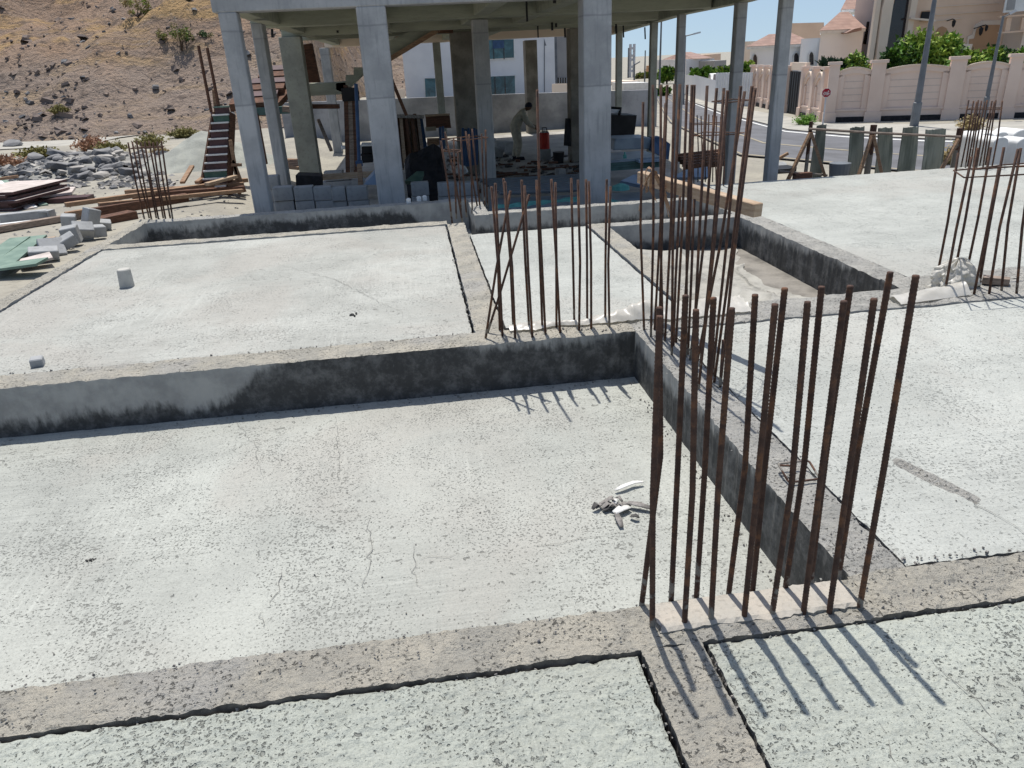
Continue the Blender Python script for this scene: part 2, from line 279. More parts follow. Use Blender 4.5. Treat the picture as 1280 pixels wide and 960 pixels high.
# ------------------------------------------------------------------ mesh builder
WL = {}
def rotm(rot):
    if rot is None: return Matrix.Identity(3)
    if isinstance(rot, Matrix): return rot.to_3x3()
    return Euler(rot).to_matrix()
def link(o): COL.objects.link(o); return o
def tag(o, label, cat, group=None):
    o['label'] = label; o['category'] = cat
    if group: o['group'] = group
    return o
def thing(name, label, cat, loc, group=None):
    o = link(bpy.data.objects.new(name, None)); o.empty_display_size = 0.1
    o.location = loc; WL[o.name] = Vector(loc); return tag(o, label, cat, group)
class MB:
    def __init__(s): s.v = []; s.f = []; s.mi = []
    def add(s, vs, fs, m=0):
        b = len(s.v); s.v += [Vector(v) for v in vs]
        for f in fs: s.f.append([b+i for i in f]); s.mi.append(m)
        return s
    def box(s, c, size, rot=None, m=0, top=1.0):
        r = rotm(rot); c = Vector(c); x, y, z = [k/2 for k in size]
        vs = [c + r @ Vector((sx*x*(top if sz > 0 else 1), sy*y*(top if sz > 0 else 1), sz*z)) for sz in (-1, 1) for sx, sy in ((-1, -1), (1, -1), (1, 1), (-1, 1))]
        return s.add(vs, [(3, 2, 1, 0), (4, 5, 6, 7), (0, 1, 5, 4), (1, 2, 6, 5), (2, 3, 7, 6), (3, 0, 4, 7)], m)
    def bb(s, x0, x1, y0, y1, z0, z1, m=0): return s.box(((x0+x1)/2, (y0+y1)/2, (z0+z1)/2), (x1-x0, y1-y0, z1-z0), None, m)
    def beam(s, a, b, w, h, m=0):
        a = Vector(a); b = Vector(b); d = (b-a); L = d.length; d.normalize()
        u = Vector((0, 0, 1)) if abs(d.z) < 0.95 else Vector((0, 1, 0))
        x = d.cross(u).normalized(); z = x.cross(d)
        return s.box((a+b)/2, (w, L, h), Matrix((x, d, z)).transposed(), m)
    def tube(s, pts, r, n=8, m=0, cap=True, ribs=None):
        pts = [Vector(p) for p in pts]
        if ribs:
            L = sum((pts[i+1]-pts[i]).length for i in range(len(pts)-1)); k = int(L/ribs); out = []
            for i in range(len(pts)-1):
                q = max(2, int(k*(pts[i+1]-pts[i]).length/L))
                for j in range(q): out.append(pts[i].lerp(pts[i+1], j/q))
            pts = out+[pts[-1]]
        N = len(pts); vs = []; fs = []
        d0 = (pts[1]-pts[0]).normalized(); u = d0.orthogonal().normalized()
        for i, p in enumerate(pts):
            d = (pts[min(i+1, N-1)]-pts[max(i-1, 0)]).normalized(); u = (u-d*u.dot(d)).normalized(); w = d.cross(u)
            rr = r[i] if isinstance(r, (list, tuple)) else r
            if ribs and 0 < i < N-1 and i % 2: rr *= 1.13
            for k in range(n):
                a = 2*math.pi*k/n; vs.append(p+(u*math.cos(a)+w*math.sin(a))*rr)
        for i in range(N-1):
            for k in range(n): fs.append((i*n+k, i*n+(k+1) % n, (i+1)*n+(k+1) % n, (i+1)*n+k))
        if cap: fs += [tuple(reversed(range(n))), tuple(range((N-1)*n, N*n))]
        return s.add(vs, fs, m)
    def prism(s, poly, ext, m=0):
        """poly: list of 3-D points of a flat outline, ext: extrusion vector"""
        n = len(poly); ext = Vector(ext); a = [Vector(p) for p in poly]
        return s.add(a+[p+ext for p in a], [tuple(range(n)), tuple(reversed(range(n, 2*n)))]+[(i, i+n, (i+1) % n+n, (i+1) % n) for i in range(n)], m)
    def build(s, name, mat, parent=None, loc=None, bevel=0, smooth=False, fix=True, mesh_only=False):
        import bmesh
        me = bpy.data.meshes.new(name)
        if loc is None:
            if parent is not None: loc = WL[parent.name]
            else:
                xs = [v.x for v in s.v]; ys = [v.y for v in s.v]; loc = Vector(((min(xs)+max(xs))/2, (min(ys)+max(ys))/2, min(v.z for v in s.v)))
        loc = Vector(loc)
        me.from_pydata([tuple(v-loc) for v in s.v], [], s.f)
        for mm in (mat if isinstance(mat, (list, tuple)) else [mat]): me.materials.append(mm)
        me.polygons.foreach_set('material_index', s.mi)
        if fix or bevel:
            b = bmesh.new(); b.from_mesh(me)
            if fix: bmesh.ops.recalc_face_normals(b, faces=b.faces)
            if bevel: bmesh.ops.bevel(b, geom=list(b.edges), offset=bevel, segments=1, affect='EDGES', clamp_overlap=True)
            b.to_mesh(me); b.free()
        if smooth: me.polygons.foreach_set('use_smooth', [True]*len(me.polygons))
        me.update()
        o = link(bpy.data.objects.new(name, me)); WL[o.name] = loc.copy()
        if parent is not None: o.parent = parent; o.location = loc-WL[parent.name]
        else: o.location = loc
        return o
def struct(o): o['kind'] = 'structure'; return o
def stuff(o): o['kind'] = 'stuff'; return o
def axisrange(a, b, res, lo=None, hi=None, coarse=None):
    """grid lines, fine between lo and hi, coarse outside"""
    out = [a]; x = a
    while x < b-1e-6:
        st = res if (lo is None or lo-1e-6 <= x < hi) else coarse
        if lo is not None and x < lo < x+st: st = lo-x
        x = min(b, x+st); out.append(x)
    return out
def cast(name, mats, x0, x1, y0, y1, z, depth, parent=None, res=0.04, amp=0.003, edge=0.0, fx=None, coarse=0.2, seed=0, y_res=None, micro=0):
    """a cast concrete piece: rough top sheet with ragged arrises and straight sides"""
    xs = axisrange(x0, x1, res, *(fx or (None, None)), coarse); ys = axisrange(y0, y1, y_res or res)
    nx, ny = len(xs), len(ys); mb = MB(); vs = []
    def jit(x, y, k): return edge*(fbm(x*3, y*3, k+seed, 3)*0.4+min(0.35, max(-.6, fbm(x*52, y*52, k+seed+7, 3)))*0.75)
    for j, y in enumerate(ys):
        for i, x in enumerate(xs):
            X, Y = x, y; zz = z+amp*(fbm(x*7, y*7, seed, 4)+0.6*fbm(x*30, y*30, seed+3, 2))
            if micro: zz += micro*min(.35, fbm(x*34, y*34, seed+9, 3))*2.2
            if i == 0: X += jit(x, y, 1)
            if i == nx-1: X += jit(x, y, 2)
            if j == 0: Y += jit(x, y, 3)
            if j == ny-1: Y += jit(x, y, 4)
            if edge and (i in (0, nx-1) or j in (0, ny-1)): zz -= abs(jit(x, y, 5))*0.6+edge*0.25
            vs.append(Vector((X, Y, zz)))
    fs = [(j*nx+i, j*nx+i+1, (j+1)*nx+i+1, (j+1)*nx+i) for j in range(ny-1) for i in range(nx-1)]
    mb.add(vs, fs, 0)
    loop = [i for i in range(nx)]+[j*nx+nx-1 for j in range(1, ny)]+[(ny-1)*nx+i for i in range(nx-2, -1, -1)]+[j*nx for j in range(ny-2, 0, -1)]
    base = len(mb.v); e = edge*0.8
    cx, cy = (x0+x1)/2, (y0+y1)/2
    for k in loop: v = vs[k]; mb.v.append(Vector((v.x, v.y, v.z-e-0.002)))
    for k in loop:
        j, i = divmod(k, nx); mb.v.append(Vector((xs[i], ys[j], z-depth)))
    n = len(loop)
    for q in range(n):
        a, b = loop[q], loop[(q+1) % n]; mb.f.append([b, a, base+q, base+(q+1) % n]); mb.mi.append(1)
        mb.f.append([base+(q+1) % n, base+q, base+n+q, base+n+(q+1) % n]); mb.mi.append(1)
    return mb.build(name, mats, parent, fix=False)
# ================================================================== FOUNDATION
SK = -0.32
def slab(x0, x1, y0, y1, z, mat, **k):
    o = cast('floor_slab', [M[mat], M['beam_grey']], x0, x1, y0, y1, z, 0.06, None, **k); struct(o); return o
s_main = slab(-3.4, 1.285, 1.79, 4.29, SK, 'slab', res=0.05, amp=0.003)
slab(-3.4, 0.509, -2.0, 1.603, -0.013, 'slab_near', res=0.009, amp=0.005, edge=0.006, fx=(-1.55, 0.5), y_res=0.011, seed=3, micro=.0035)
s_nr = slab(0.724, 6.0, -2.0, 1.606, -0.012, 'slab_near', res=0.010, amp=0.004, edge=0.006, fx=(0.724, 2.1), y_res=0.012, seed=5, micro=.0025)
s_r = slab(1.512, 6.0, 1.835, 4.272, -0.010, 'slab_far', res=0.022, amp=0.004, edge=0.012, fx=(1.5, 2.9), y_res=0.04, seed=6)
s_ul = slab(-3.36, 0.262, 4.535, 8.17, -0.014, 'slab_far2', res=0.04, amp=0.003, edge=0.012, seed=8)
s_mid = slab(0.492, 1.715, 4.61, 7.6, -0.014, 'slab_far', res=0.04, amp=0.003, edge=0.010, seed=9)
slab(3.575, 12.0, 4.93, 9.55, -0.008, 'slab_far', res=0.05, amp=0.004, edge=0.010, seed=10, coarse=0.3)
slab(1.92, 3.33, 4.65, 7.42, SK, 'bay_floor', res=0.06, amp=0.003, seed=11)
slab(-3.25, 3.40, 7.55, 9.75, SK-0.05, 'slab_far2', res=0.1, amp=0.003, seed=12)
fill = MB(); fill.bb(-3.45, 11.9, -1.98, 9.5, -0.62, -0.43); struct(fill.build('compacted_fill', M['fill']))
fd = thing('concrete_foundation', 'grid of rough grey ground beams with black bitumen sides framing the floor slabs', 'foundation', (0.6, 1.7, 0))
def gb(x0, x1, y0, y1, side='side_t', top='beam', res=0.03, fx=None, edge=0.012, amp=0.008, depth=0.46, z=0.0, seed=0, name='ground_beam'):
    return cast(name, [M[top], M[side]], x0, x1, y0, y1, z, depth, fd, res=res, amp=amp, edge=edge, fx=fx, coarse=0.12, seed=seed)
gb(-3.5, 1.285, 1.612, 1.792, 'joint', res=0.011, fx=(-1.7, 1.285), edge=0.007, amp=0.009, seed=1)
gb(1.285, 6.0, 1.615, 1.812, 'joint', res=0.013, fx=(1.285, 2.3), edge=0.008, amp=0.010, seed=2)
gb(0.524, 0.706, -2.0, 1.614, 'joint', res=0.012, edge=0.007, amp=0.006, seed=4)
gb(1.285, 1.492, 1.81, 4.285, 'side_m', 'beam_grey', res=0.022, edge=0.010, amp=0.006, seed=5)
gb(-3.5, 1.287, 4.282, 4.514, 'side_k', 'beam', res=0.026, edge=0.009, amp=0.008, seed=6)
gb(1.285, 6.0, 4.284, 4.655, 'side_t', 'beam_grey', res=0.035, edge=0.012, amp=0.008, seed=7)
gb(3.34, 6.0, 4.653, 4.91, 'side_s', 'beam_grey', res=0.035, edge=0.012, amp=0.008, seed=17)
gb(0.282, 0.472, 4.513, 8.19, 'side_t', 'beam', res=0.03, edge=0.010, amp=0.007, seed=8)
gb(1.735, 1.92, 4.653, 7.6, 'side_t', 'beam', res=0.03, edge=0.010, amp=0.007, seed=9)
gb(1.92, 3.34, 7.42, 7.6, 'side_t', 'beam_grey', res=0.04, edge=0.008, amp=0.006, seed=10)
gb(3.335, 3.555, 4.91, 9.5, 'side_s', 'beam_grey', res=0.035, edge=0.012, amp=0.008, seed=11)
gb(-3.52, -3.375, 4.513, 9.9, 'side_t', 'beam', res=0.04, edge=0.012, amp=0.010, seed=12)
gb(-3.52, -3.40, -2.0, 4.283, 'side_t', 'beam', res=0.08, edge=0.010, amp=0.008, seed=13)
gb(-3.376, 0.283, 8.185, 8.37, 'side_t', 'beam', res=0.04, edge=0.010, amp=0.008, seed=14)
gb(-3.376, 0.62, 9.62, 9.80, 'side_p', 'beam_grey', res=0.04, edge=0.014, amp=0.008, seed=15)
gb(0.62, 0.79, 8.56, 9.80, 'side_t', 'beam_grey', res=0.05, edge=0.008, amp=0.006, seed=16)
gb(0.79, 3.336, 8.58, 8.75, 'side_t', 'beam_grey', res=0.05, edge=0.010, amp=0.008, seed=18)
cast('column_patch', [M['col_patch'] if 'col_patch' in M else simple('sandy_mortar', (0.45, 0.405, 0.345), (0.40, 0.375, 0.33), 7, 0.95, 0.006, 30, fine=0.4), M['beam']],
     0.60, 1.235, 1.66, 1.785, 0.0125, 0.02, fd, res=0.015, amp=0.003, edge=0.016, seed=21)
# fine cracks in the screed
def crack(parent, pts, z, w, seed):
    rnd = random.Random(seed); pl = []
    for (a, b) in zip(pts[:-1], pts[1:]):
        A = P(*a, z); B = P(*b, z); n = max(2, int((B-A).length/0.035))
        for i in range(n):
            q = A.lerp(B, i/n); k = 0.008+0.01*rnd.random(); q += Vector((rnd.uniform(-k, k), rnd.uniform(-k, k), 0)); pl.append(q)
    pl.append(P(*pts[-1], z)); mb = MB(); N = len(pl); vs = []
    for i, p in enumerate(pl):
        d = (pl[min(i+1, N-1)]-pl[max(i-1, 0)]).normalized(); nn = Vector((-d.y, d.x, 0)); ww = w*(0.3+0.7*math.sin(math.pi*min(1, max(0.04, i/(N-1)))))*rnd.uniform(0.6, 1.2)
        vs += [p+nn*ww+Vector((0, 0, 0.0055)), p-nn*ww+Vector((0, 0, 0.0055))]
    mb.add(vs, [(2*i, 2*i+1, 2*i+3, 2*i+2) for i in range(N-1)]); mb.build('crack', M['crack'], parent, fix=False)
for i, (par, pts, z, w) in enumerate([
    (s_main, [(460, 650), (462, 690), (456, 738)], SK, .0016), (s_main, [(516, 690), (519, 715), (530, 736)], SK, .0016), (s_main, [(520, 698), (560, 696), (582, 692)], SK, .0011),
    (s_main, [(665, 682), (700, 680), (745, 672)], SK, .0014), (s_main, [(745, 672), (790, 664), (830, 662)], SK, .0010), (s_main, [(350, 716), (346, 745), (338, 758)], SK, .0016),
    (s_main, [(290, 520), (320, 560), (330, 600)], SK, .0009), (s_main, [(420, 520), (425, 580), (420, 610)], SK, .0011), (s_main, [(324, 765), (332, 775), (330, 786)], SK, .0015),
    (s_nr, [(1160, 820), (1210, 862), (1238, 895), (1252, 938)], -.014, .0011), (s_nr, [(1100, 905), (1118, 945), (1122, 960)], -.014, .0010), (s_nr, [(1205, 905), (1250, 940)], -.014, .0014),
    (s_r, [(1180, 600), (1235, 640), (1280, 668)], -.01, .0016), (s_ul, [(345, 330), (420, 350), (520, 400)], -.014, .0016)]):
    crack(par, pts, z, w, i)
# trowel scar on the right slab
mb = MB(); vs = []
for i in range(60):
    for j in range(11):
        u = i/59; v = j/10*2-1; c = P(1114, 570, 0).lerp(P(1233, 629, 0), u); hh = math.sin(math.pi*min(1, u*1.04))**.5*(1-v*v)
        vs.append(c+Vector((.25*v*.12, v*.035*(.7+.5*fbm(u*6, 1)), -.012+hh*(.012+.009*fbm(u*14, v*2, 2)+.005*fbm(u*50, v*6, 4)))))
mb.add(vs, [(i*11+j, i*11+j+1, (i+1)*11+j+1, (i+1)*11+j) for i in range(59) for j in range(10)])
mb.build('mortar_ridge', M['beam_grey'], s_r)
# loose mortar crumbs along the joints
mb = MB()
def crumbs(a, b, n, z, s0, s1, spread):
    n = n//2; s1 = s1*.62; s0 = s0*.6
    for i in range(n):
        q = Vector(a).lerp(Vector(b), random.random())+Vector((random.gauss(0, spread), random.gauss(0, spread), 0)); s = RR(s0, s1)
        mb.box((q.x, q.y, z+s*0.3), (s*RR(.7, 1.5), s*RR(.6, 1.2), s*RR(.5, .9)), (RR(0, 3), RR(0, 3), RR(0, 3)), top=0.7)
crumbs((1.5, 1.85, 0), (2.2, 1.83, 0), 90, -.006, .004, .016, .014); crumbs((1.5, 1.85, 0), (1.5, 4.2, 0), 110, -.004, .005, .016, .010)
crumbs((-2.6, 4.52, 0), (0.26, 4.525, 0), 160, -.010, .006, .02, .012); crumbs((0.27, 4.55, 0), (0.27, 8.0, 0), 90, -.010, .006, .022, .012)
crumbs((1.6, 4.28, 0), (4, 4.28, 0), 80, -.006, .006, .018, .010); crumbs((1.9, 4.4, 0), (0.3, 4.4, 0), 120, .004, .005, .018, .05)
crumbs((-1.6, 1.603, 0), (0.5, 1.606, 0), 150, -.022, .004, .015, .006); crumbs((0.515, 1.6, 0), (0.515, 1.0, 0), 60, -.022, .004, .014, .006)
crumbs((0.716, 1.0, 0), (0.716, 1.6, 0), 60, -.016, .004, .012, .006); crumbs((0.73, 1.612, 0), (2.0, 1.612, 0), 90, -.016, .004, .012, .006)
crumbs((-1.6, 1.79, 0), (1.2, 1.79, 0), 160, .003, .004, .012, .006); crumbs((1.3, 1.7, 0), (2.0, 1.7, 0), 120, .006, .003, .012, .05); crumbs((-1.5, 1.7, 0), (1.2, 1.7, 0), 300, .006, .003, .011, .05)
crumbs((-2.0, 2.6, 0), (1.2, 2.9, 0), 240, SK+.002, .003, .010, .5); crumbs((1.6, 2.4, 0), (2.6, 3.6, 0), 120, -.006, .003, .010, .4); crumbs((1.4, 1.9, 0), (1.4, 4.2, 0), 200, .004, .003, .012, .05)
crumbs((-1.6, 4.25, 0), (1.2, 4.25, 0), 200, SK+.002, .005, .016, .02); crumbs((1.24, 4.2, 0), (1.24, 2.2, 0), 200, SK+.002, .005, .016, .015)
for k in range(len(mb.mi)):
    if (k//6) % 3: mb.mi[k] = 1
stuff(tag(mb.build('mortar_crumbs', [M['beam_grey'], M['scrap_grey']], bevel=0, fix=False), 'grey mortar crumbs lying along the slab joints', 'crumbs'))
# ================================================================== REBAR
def bars(label, base, lst, r, ribs=None, z=0.0, name='starter_bars', group=None):
    """lst: (base px), (top px)[, (mid px)]; every bar stands where its foot is and rises to the height its top shows"""
    t = thing(name, label, 'rebar', base, group)
    for e in lst:
        b = P(*e[0], z) if len(e[0]) == 2 else Vector(e[0])
        def up(px, py):
            d = ray(px, py); k = math.hypot(b.x, b.y)/math.hypot(d.x, d.y)
            # nearest point on the sight line to the vertical through the foot
            den = d.x*d.x+d.y*d.y; k = (b.x*d.x+b.y*d.y)/den
            q = EYE+d*k; return q
        pts = [b-Vector((0, 0, 0.05))]
        if len(e) > 2: pts.append(up(*e[2]))
        pts.append(up(*e[1]))
        if len(pts) == 2:
            k = (pts[1]-pts[0]).length*0.014; md = pts[0].lerp(pts[1], 0.5)+Vector((RR(-k, k), RR(-k, k), 0)); pts.insert(1, md)
        MB().tube(pts, r, 8, ribs=ribs).build('rebar', M['rust'], t, smooth=True)
    return t
def tie(parent, pts, r=0.004, closed=True):
    pts = [Vector(p) for p in pts]
    if closed: pts = pts+[pts[0]]
    MB().tube(pts, r, 6).build('tie', M['rust'], parent, smooth=True)
near = [((816, 783), (824.5, 395)), ((855.5, 780), (870, 387)), ((889, 777), (915, 385)), ((930, 774), (969, 380)), ((964.5, 769), (1009.5, 377)), ((1004.5, 766), (1055, 376)), ((1037, 764), (1092.7, 373)), ((1074.5, 759), (1145, 344)),
        ((800.5, 757), (824, 384), (825.5, 570)), ((839, 751), (857, 369)), ((870.5, 747.5), (892, 372)), ((910, 744), (944, 368)), ((941, 738), (981, 360)), ((981, 737), (1027, 358)), ((1013, 732.5), (1063, 357)), ((1047.5, 725), (1113, 340))]
bars('double row of sixteen rusty starter bars in the near beam, no ties round them', (0.9, 1.72, 0), near, 0.0084, ribs=0.0055)
midl = [((624.4, 411.6), (614.5, 233)), ((628, 421), (619, 229)), ((641.5, 409), (629.4, 223)), ((644, 423), (631, 227)), ((661.7, 411.6), (652, 225)), ((665.6, 422), (655.7, 232)), ((678, 410.5), (670.6, 225)), ((682, 418.5), (671.5, 112)),
        ((695.4, 409), (689, 224)), ((700.4, 416), (694, 228)), ((718, 405), (714, 222.6)), ((723.6, 412.7), (722.4, 225)), ((734, 402.4), (732.5, 224)), ((739, 411.6), (736, 226.5)), ((756.5, 403.6), (758.4, 224)), ((762, 409), (763, 233)),
        ((605, 423), (638, 238.6), (620, 338)), ((606, 416), (661.5, 243), (624, 370))]
bars('straight row of rusty starter bars at the beam corner with two bars bent across', (0.7, 4.4, 0), midl, 0.0078)
midr = [((805.7, 412.5), (804, 127.5)), ((813.7, 421), (816, 106)), ((818, 412.5), (826, 106)), ((824, 424), (834, 106)), ((831, 426), (843, 105)), ((840, 444), (850, 105)), ((852, 440), (868, 106)), ((866, 455), (884, 107)), ((875, 457), (905, 110)),
        ((872.5, 486), (909.5, 113)), ((890, 470), (926, 107.5)), ((892, 478), (940, 107.5)), ((900, 482), (944, 110)), ((829, 420), (832, 129)), ((858, 447), (865, 106)), ((862, 450), (896, 110)), ((845, 428), (859, 106)), ((868, 462), (931, 114)),
        ((842, 432), (850, 245)), ((860, 444), (868, 249)), ((900, 484), (904, 425))]
cg = bars('tallest cluster of rusty starter bars, holding a timber across it at the beam crossing', (1.45, 3.9, 0), midr, 0.0078)
a = at(858, 131, 3.95); b = at(935, 126, 3.75)
tie(cg, [at(890, 127, 3.7), at(912, 128, 3.6), at(938, 125, 3.7), at(916, 124, 3.95)], 0.003)
tie(cg, [at(862, 100+70, 3.9), at(918, 168, 3.6), at(930, 166, 3.8), at(880, 165, 4.1)], 0.003)
rt = [((1171, 347), (1198, 191)), ((1181, 366), (1214.6, 196)), ((1191, 351), (1222, 185)), ((1207, 346), (1238.6, 184)), ((1217.7, 367), (1249, 208)), ((1224, 359), (1255, 184)), ((1237, 367), (1272.6, 186)), ((1253, 363), (1276, 185)), ((1272, 367), (1291, 190)), ((1283, 352), (1308, 184)), ((1300, 366), (1322, 188)), ((1318, 350), (1345, 186))]
rc = bars('rusty starter bars with two sagging ties, crumpled plastic at their feet', (4.4, 4.6, 0), rt, 0.0086)
tie(rc, [at(1192, 213, 4.85), at(1205, 222, 4.4), at(1262, 219, 4.38), at(1345, 215, 4.4), at(1345, 207, 4.85), at(1240, 209, 4.85)], 0.005)
tie(rc, [at(1215, 212, 4.85), at(1228, 211, 4.4), at(1285, 207, 4.4), at(1345, 204, 4.4), at(1345, 200, 4.85), at(1255, 206, 4.85)], 0.005)
fr = [((1200+i*0, 208), (0, 0)) for i in range(0)]
fr = []
for i, (tx, bx) in enumerate([(1211, 1195), (1217, 1202), (1221, 1207), (1223, 1210), (1227, 1213), (1231, 1217), (1234, 1221), (1240, 1225), (1243, 1229), (1245, 1232), (1253, 1240)]):
    fr.append(((bx, 205 if i % 2 else 209), (tx, 125+(i*7) % 3)))
ft = bars('thin tall rusty bars standing at the far right slab edge near the fence', (7.9, 9.5, 0), fr, 0.010, name='starter_bars')
tie(ft, [at(1209, 137, 9.6), at(1252, 137, 9.4), at(1253, 135, 9.9), at(1214, 135, 9.9)], 0.006)
lf = [((180+i*4.4+(1 if i % 2 else 0), 272-(i % 2)*4), (160+i*5.2, 178-(i % 3))) for i in range(9)]
lc = bars('rusty bars rising from the far left corner of the foundation', (-3.45, 9.7, 0), lf, 0.011)
tie(lc, [at(163, 186, 9.7), at(204, 184, 9.6), at(205, 183, 9.9), at(168, 184, 10.0)], 0.006)
tm = [((565, 275), (551, 176)), ((578, 274), (556, 165)), ((570, 268), (567, 173)), ((583, 266), (576, 171)), ((597, 257), (582, 164)), ((600, 256), (590, 161)), ((606, 254), (602, 167)), ((609, 252), (607, 162)), ((590, 262), (586, 168)), ((576, 262), (572, 190))]
tc = bars('thin rusty bars tied together on the rear beam, before the blue sheets', (0.4, 9.6, 0), tm, 0.010)
tie(tc, [at(552, 174, 9.4), at(575, 176, 9.2), at(610, 172, 9.5), at(596, 170, 9.8)], 0.007)
tie(tc, [at(553, 189, 9.3), at(574, 190, 9.2), at(577, 188, 9.6), at(556, 187, 9.7)], 0.008)
bk = [((868+i*4.6, 232-(i % 2)*9), (866.5+i*4.9, 143+(i*5) % 4)) for i in range(9)]
bc = bars('slender rusty bars behind the tall cluster, at the back of the foundation', (3.6, 9.2, 0), bk, 0.0085)
tie(bc, [at(864, 156, 9.2), at(905, 155, 9.0), at(906, 153, 9.5), at(868, 154, 9.6)], 0.006)
# loose stirrup lying on the beam
c = P(998, 593, 0.012); mb = MB(); pts = []
for (sx, sy) in ((-1, -1), (1, -1), (1, 1), (-1, 1)):
    for k in range(4):
        a = math.atan2(sy, sx)-math.pi/4+k*math.pi/6
        pts.append(c+Vector((sx*0.052+0.014*math.cos(a), sy*0.04+0.014*math.sin(a), 0.015+sy*0.012)))
mb.tube(pts+[pts[0]], 0.0045, 7); mb.tube([pts[-1], pts[-1]+Vector((.03, -.03, .012))], 0.0045, 7)
tag(mb.build('stirrup', M['rust'], smooth=True), 'loose rusty square stirrup lying on the long ground beam', 'stirrup')
# timber held in the tall bars, with twisted bark strips
A = at(801, 221, 4.75); B = at(948, 263, 3.75)
mb = MB().beam(A, B, 0.062, 0.072); tag(mb.build('timber', M['wood_pale'], bevel=.004), 'pale sawn timber wedged across the tall starter bars', 'timber')
mb = MB(); rnd = random.Random(4); root = at(818, 214, 4.4)
for k in range(7):
    e = at(798+rnd.random()*46, 236+rnd.random()*44, 4.35+rnd.random()*.2); st = at(812+rnd.random()*10, 211+rnd.random()*6, 4.4)
    md = st.lerp(e, 0.5)+Vector((rnd.uniform(-.05, .05), rnd.uniform(-.05, .05), rnd.uniform(-.02, .06)))
    pl = [st, st.lerp(md, .5)+Vector((0, 0, .02)), md, md.lerp(e, .5), e]; N = len(pl); vs = []
    for i, p in enumerate(pl):
        w = Vector((math.cos(i*.7+k), math.sin(i*.9+k), 0.3*math.sin(i+k)))*0.011
        vs += [p+w, p-w, p-w+Vector((0, .003, .002)), p+w+Vector((0, .003, .002))]
    mb.add(vs, [(4*i+a, 4*i+(a+1) % 4, 4*i+4+(a+1) % 4, 4*i+4+a) for i in range(N-1) for a in range(4)])
tag(mb.build('rag', M['wood']), 'brown frayed strap hanging from the timber in the tall bars', 'strap')
# ---------------------------------------------------------------- plastic film
def film(name, label, mat, f, nu, nv, group=None, smooth=True):
    mb = MB(); vs = [f(i/(nu-1), j/(nv-1)) for j in range(nv) for i in range(nu)]
    mb.add(vs, [(j*nu+i, j*nu+i+1, (j+1)*nu+i+1, (j+1)*nu+i) for j in range(nv-1) for i in range(nu-1)])
    return tag(mb.build(name, M[mat], smooth=smooth, fix=False), label, 'plastic sheet', group)
def ridg(x, y, s): return 1-abs(noise.noise(Vector((x, y, s))))*2
def f1(u, v):
    x = 0.50+1.62*u; w = 0.05+0.13*sstep(.35, .8, u)+0.05*fbm(u*6, 1)
    y = 4.47+(v-.2)*w*1.9+0.04*fbm(u*8, 2); h = 0.025+0.075*math.exp(-((u-.56)/.13)**2)+0.03*sstep(.6, .9, u)
    return Vector((x, y, 0.012+h*math.sin(math.pi*min(1, max(0, v)))*(0.55+0.45*ridg(x*9, y*14, 3))+0.012*abs(fbm(x*20, y*20, 4))))
film('plastic_sheet', 'milky plastic sheet lying in folds along the beam behind the straight bars', 'film', f1, 90, 16)
def f2(u, v):
    x = 1.93+1.38*u; y = 4.67+2.60*v
    fold = 0.05*max(0, ridg(x*.9+y*.45, y*.5, 4))**4+0.035*max(0, ridg(x*2.1-y*.9, y*1.2, 14))**5
    return Vector((x+0.03*fbm(y*3, 1)-((.30*sstep(.08, .45, v)+.10*fbm(y*2.2, 5)-.22*sstep(.72, .98, v))*sstep(.55, 1, u)), y, SK+0.012+fold+0.02*fbm(x*1.3, y*1.1, 5)+sstep(.16, 0.0, v)*0.16*(1-u*.3)+.06*sstep(.9, 1, v)*sstep(.9, .2, u)))
film('plastic_sheet', 'dusty plastic sheet covering the floor of the sunken bay beyond the tall bars', 'sheet', f2, 90, 130)
def f3(u, v):
    a = 2*math.pi*u; ph = math.pi*v*0.5
    r = 0.95+0.30*fbm(math.cos(a)*2, math.sin(a)*2, v*3)+0.26*ridg(math.cos(a)*3.2+v, math.sin(a)*3.2, 5*v)+0.16*abs(fbm(math.cos(a)*math.cos(ph)*4+7, math.sin(a)*math.cos(ph)*4, math.sin(ph)*4, 4))
    c = P(1192, 357, 0); return c+Vector((0.145*math.cos(a)*math.cos(ph)*r, 0.10*math.sin(a)*math.cos(ph)*r, 0.003+0.19*math.sin(ph)*(0.75+.3*ridg(math.cos(a)*2, math.sin(a)*2, 9))))
film('plastic_sheet', 'crumpled ball of milky plastic at the foot of the tied bars', 'film', f3, 96, 44)
def f4(u, v):
    q = P(1118, 378, 0).lerp(P(1205, 366, 0), u)+Vector((0, (v-.4)*0.18, 0))
    return q+Vector((0, 0, 0.008+0.07*math.sin(math.pi*v)*(.4+.6*u)*(0.6+.4*ridg(q.x*12, q.y*12, 2))))
film('plastic_sheet', 'flat tail of milky plastic trailing from the crumpled ball', 'film', f4, 30, 14)
mb = MB().beam(P(1228, 349, .03), P(1262, 352, .03), 0.07, 0.05); tag(mb.build('timber', M['wood_grey'], bevel=.003), 'short timber offcut lying among the tied bars', 'timber')
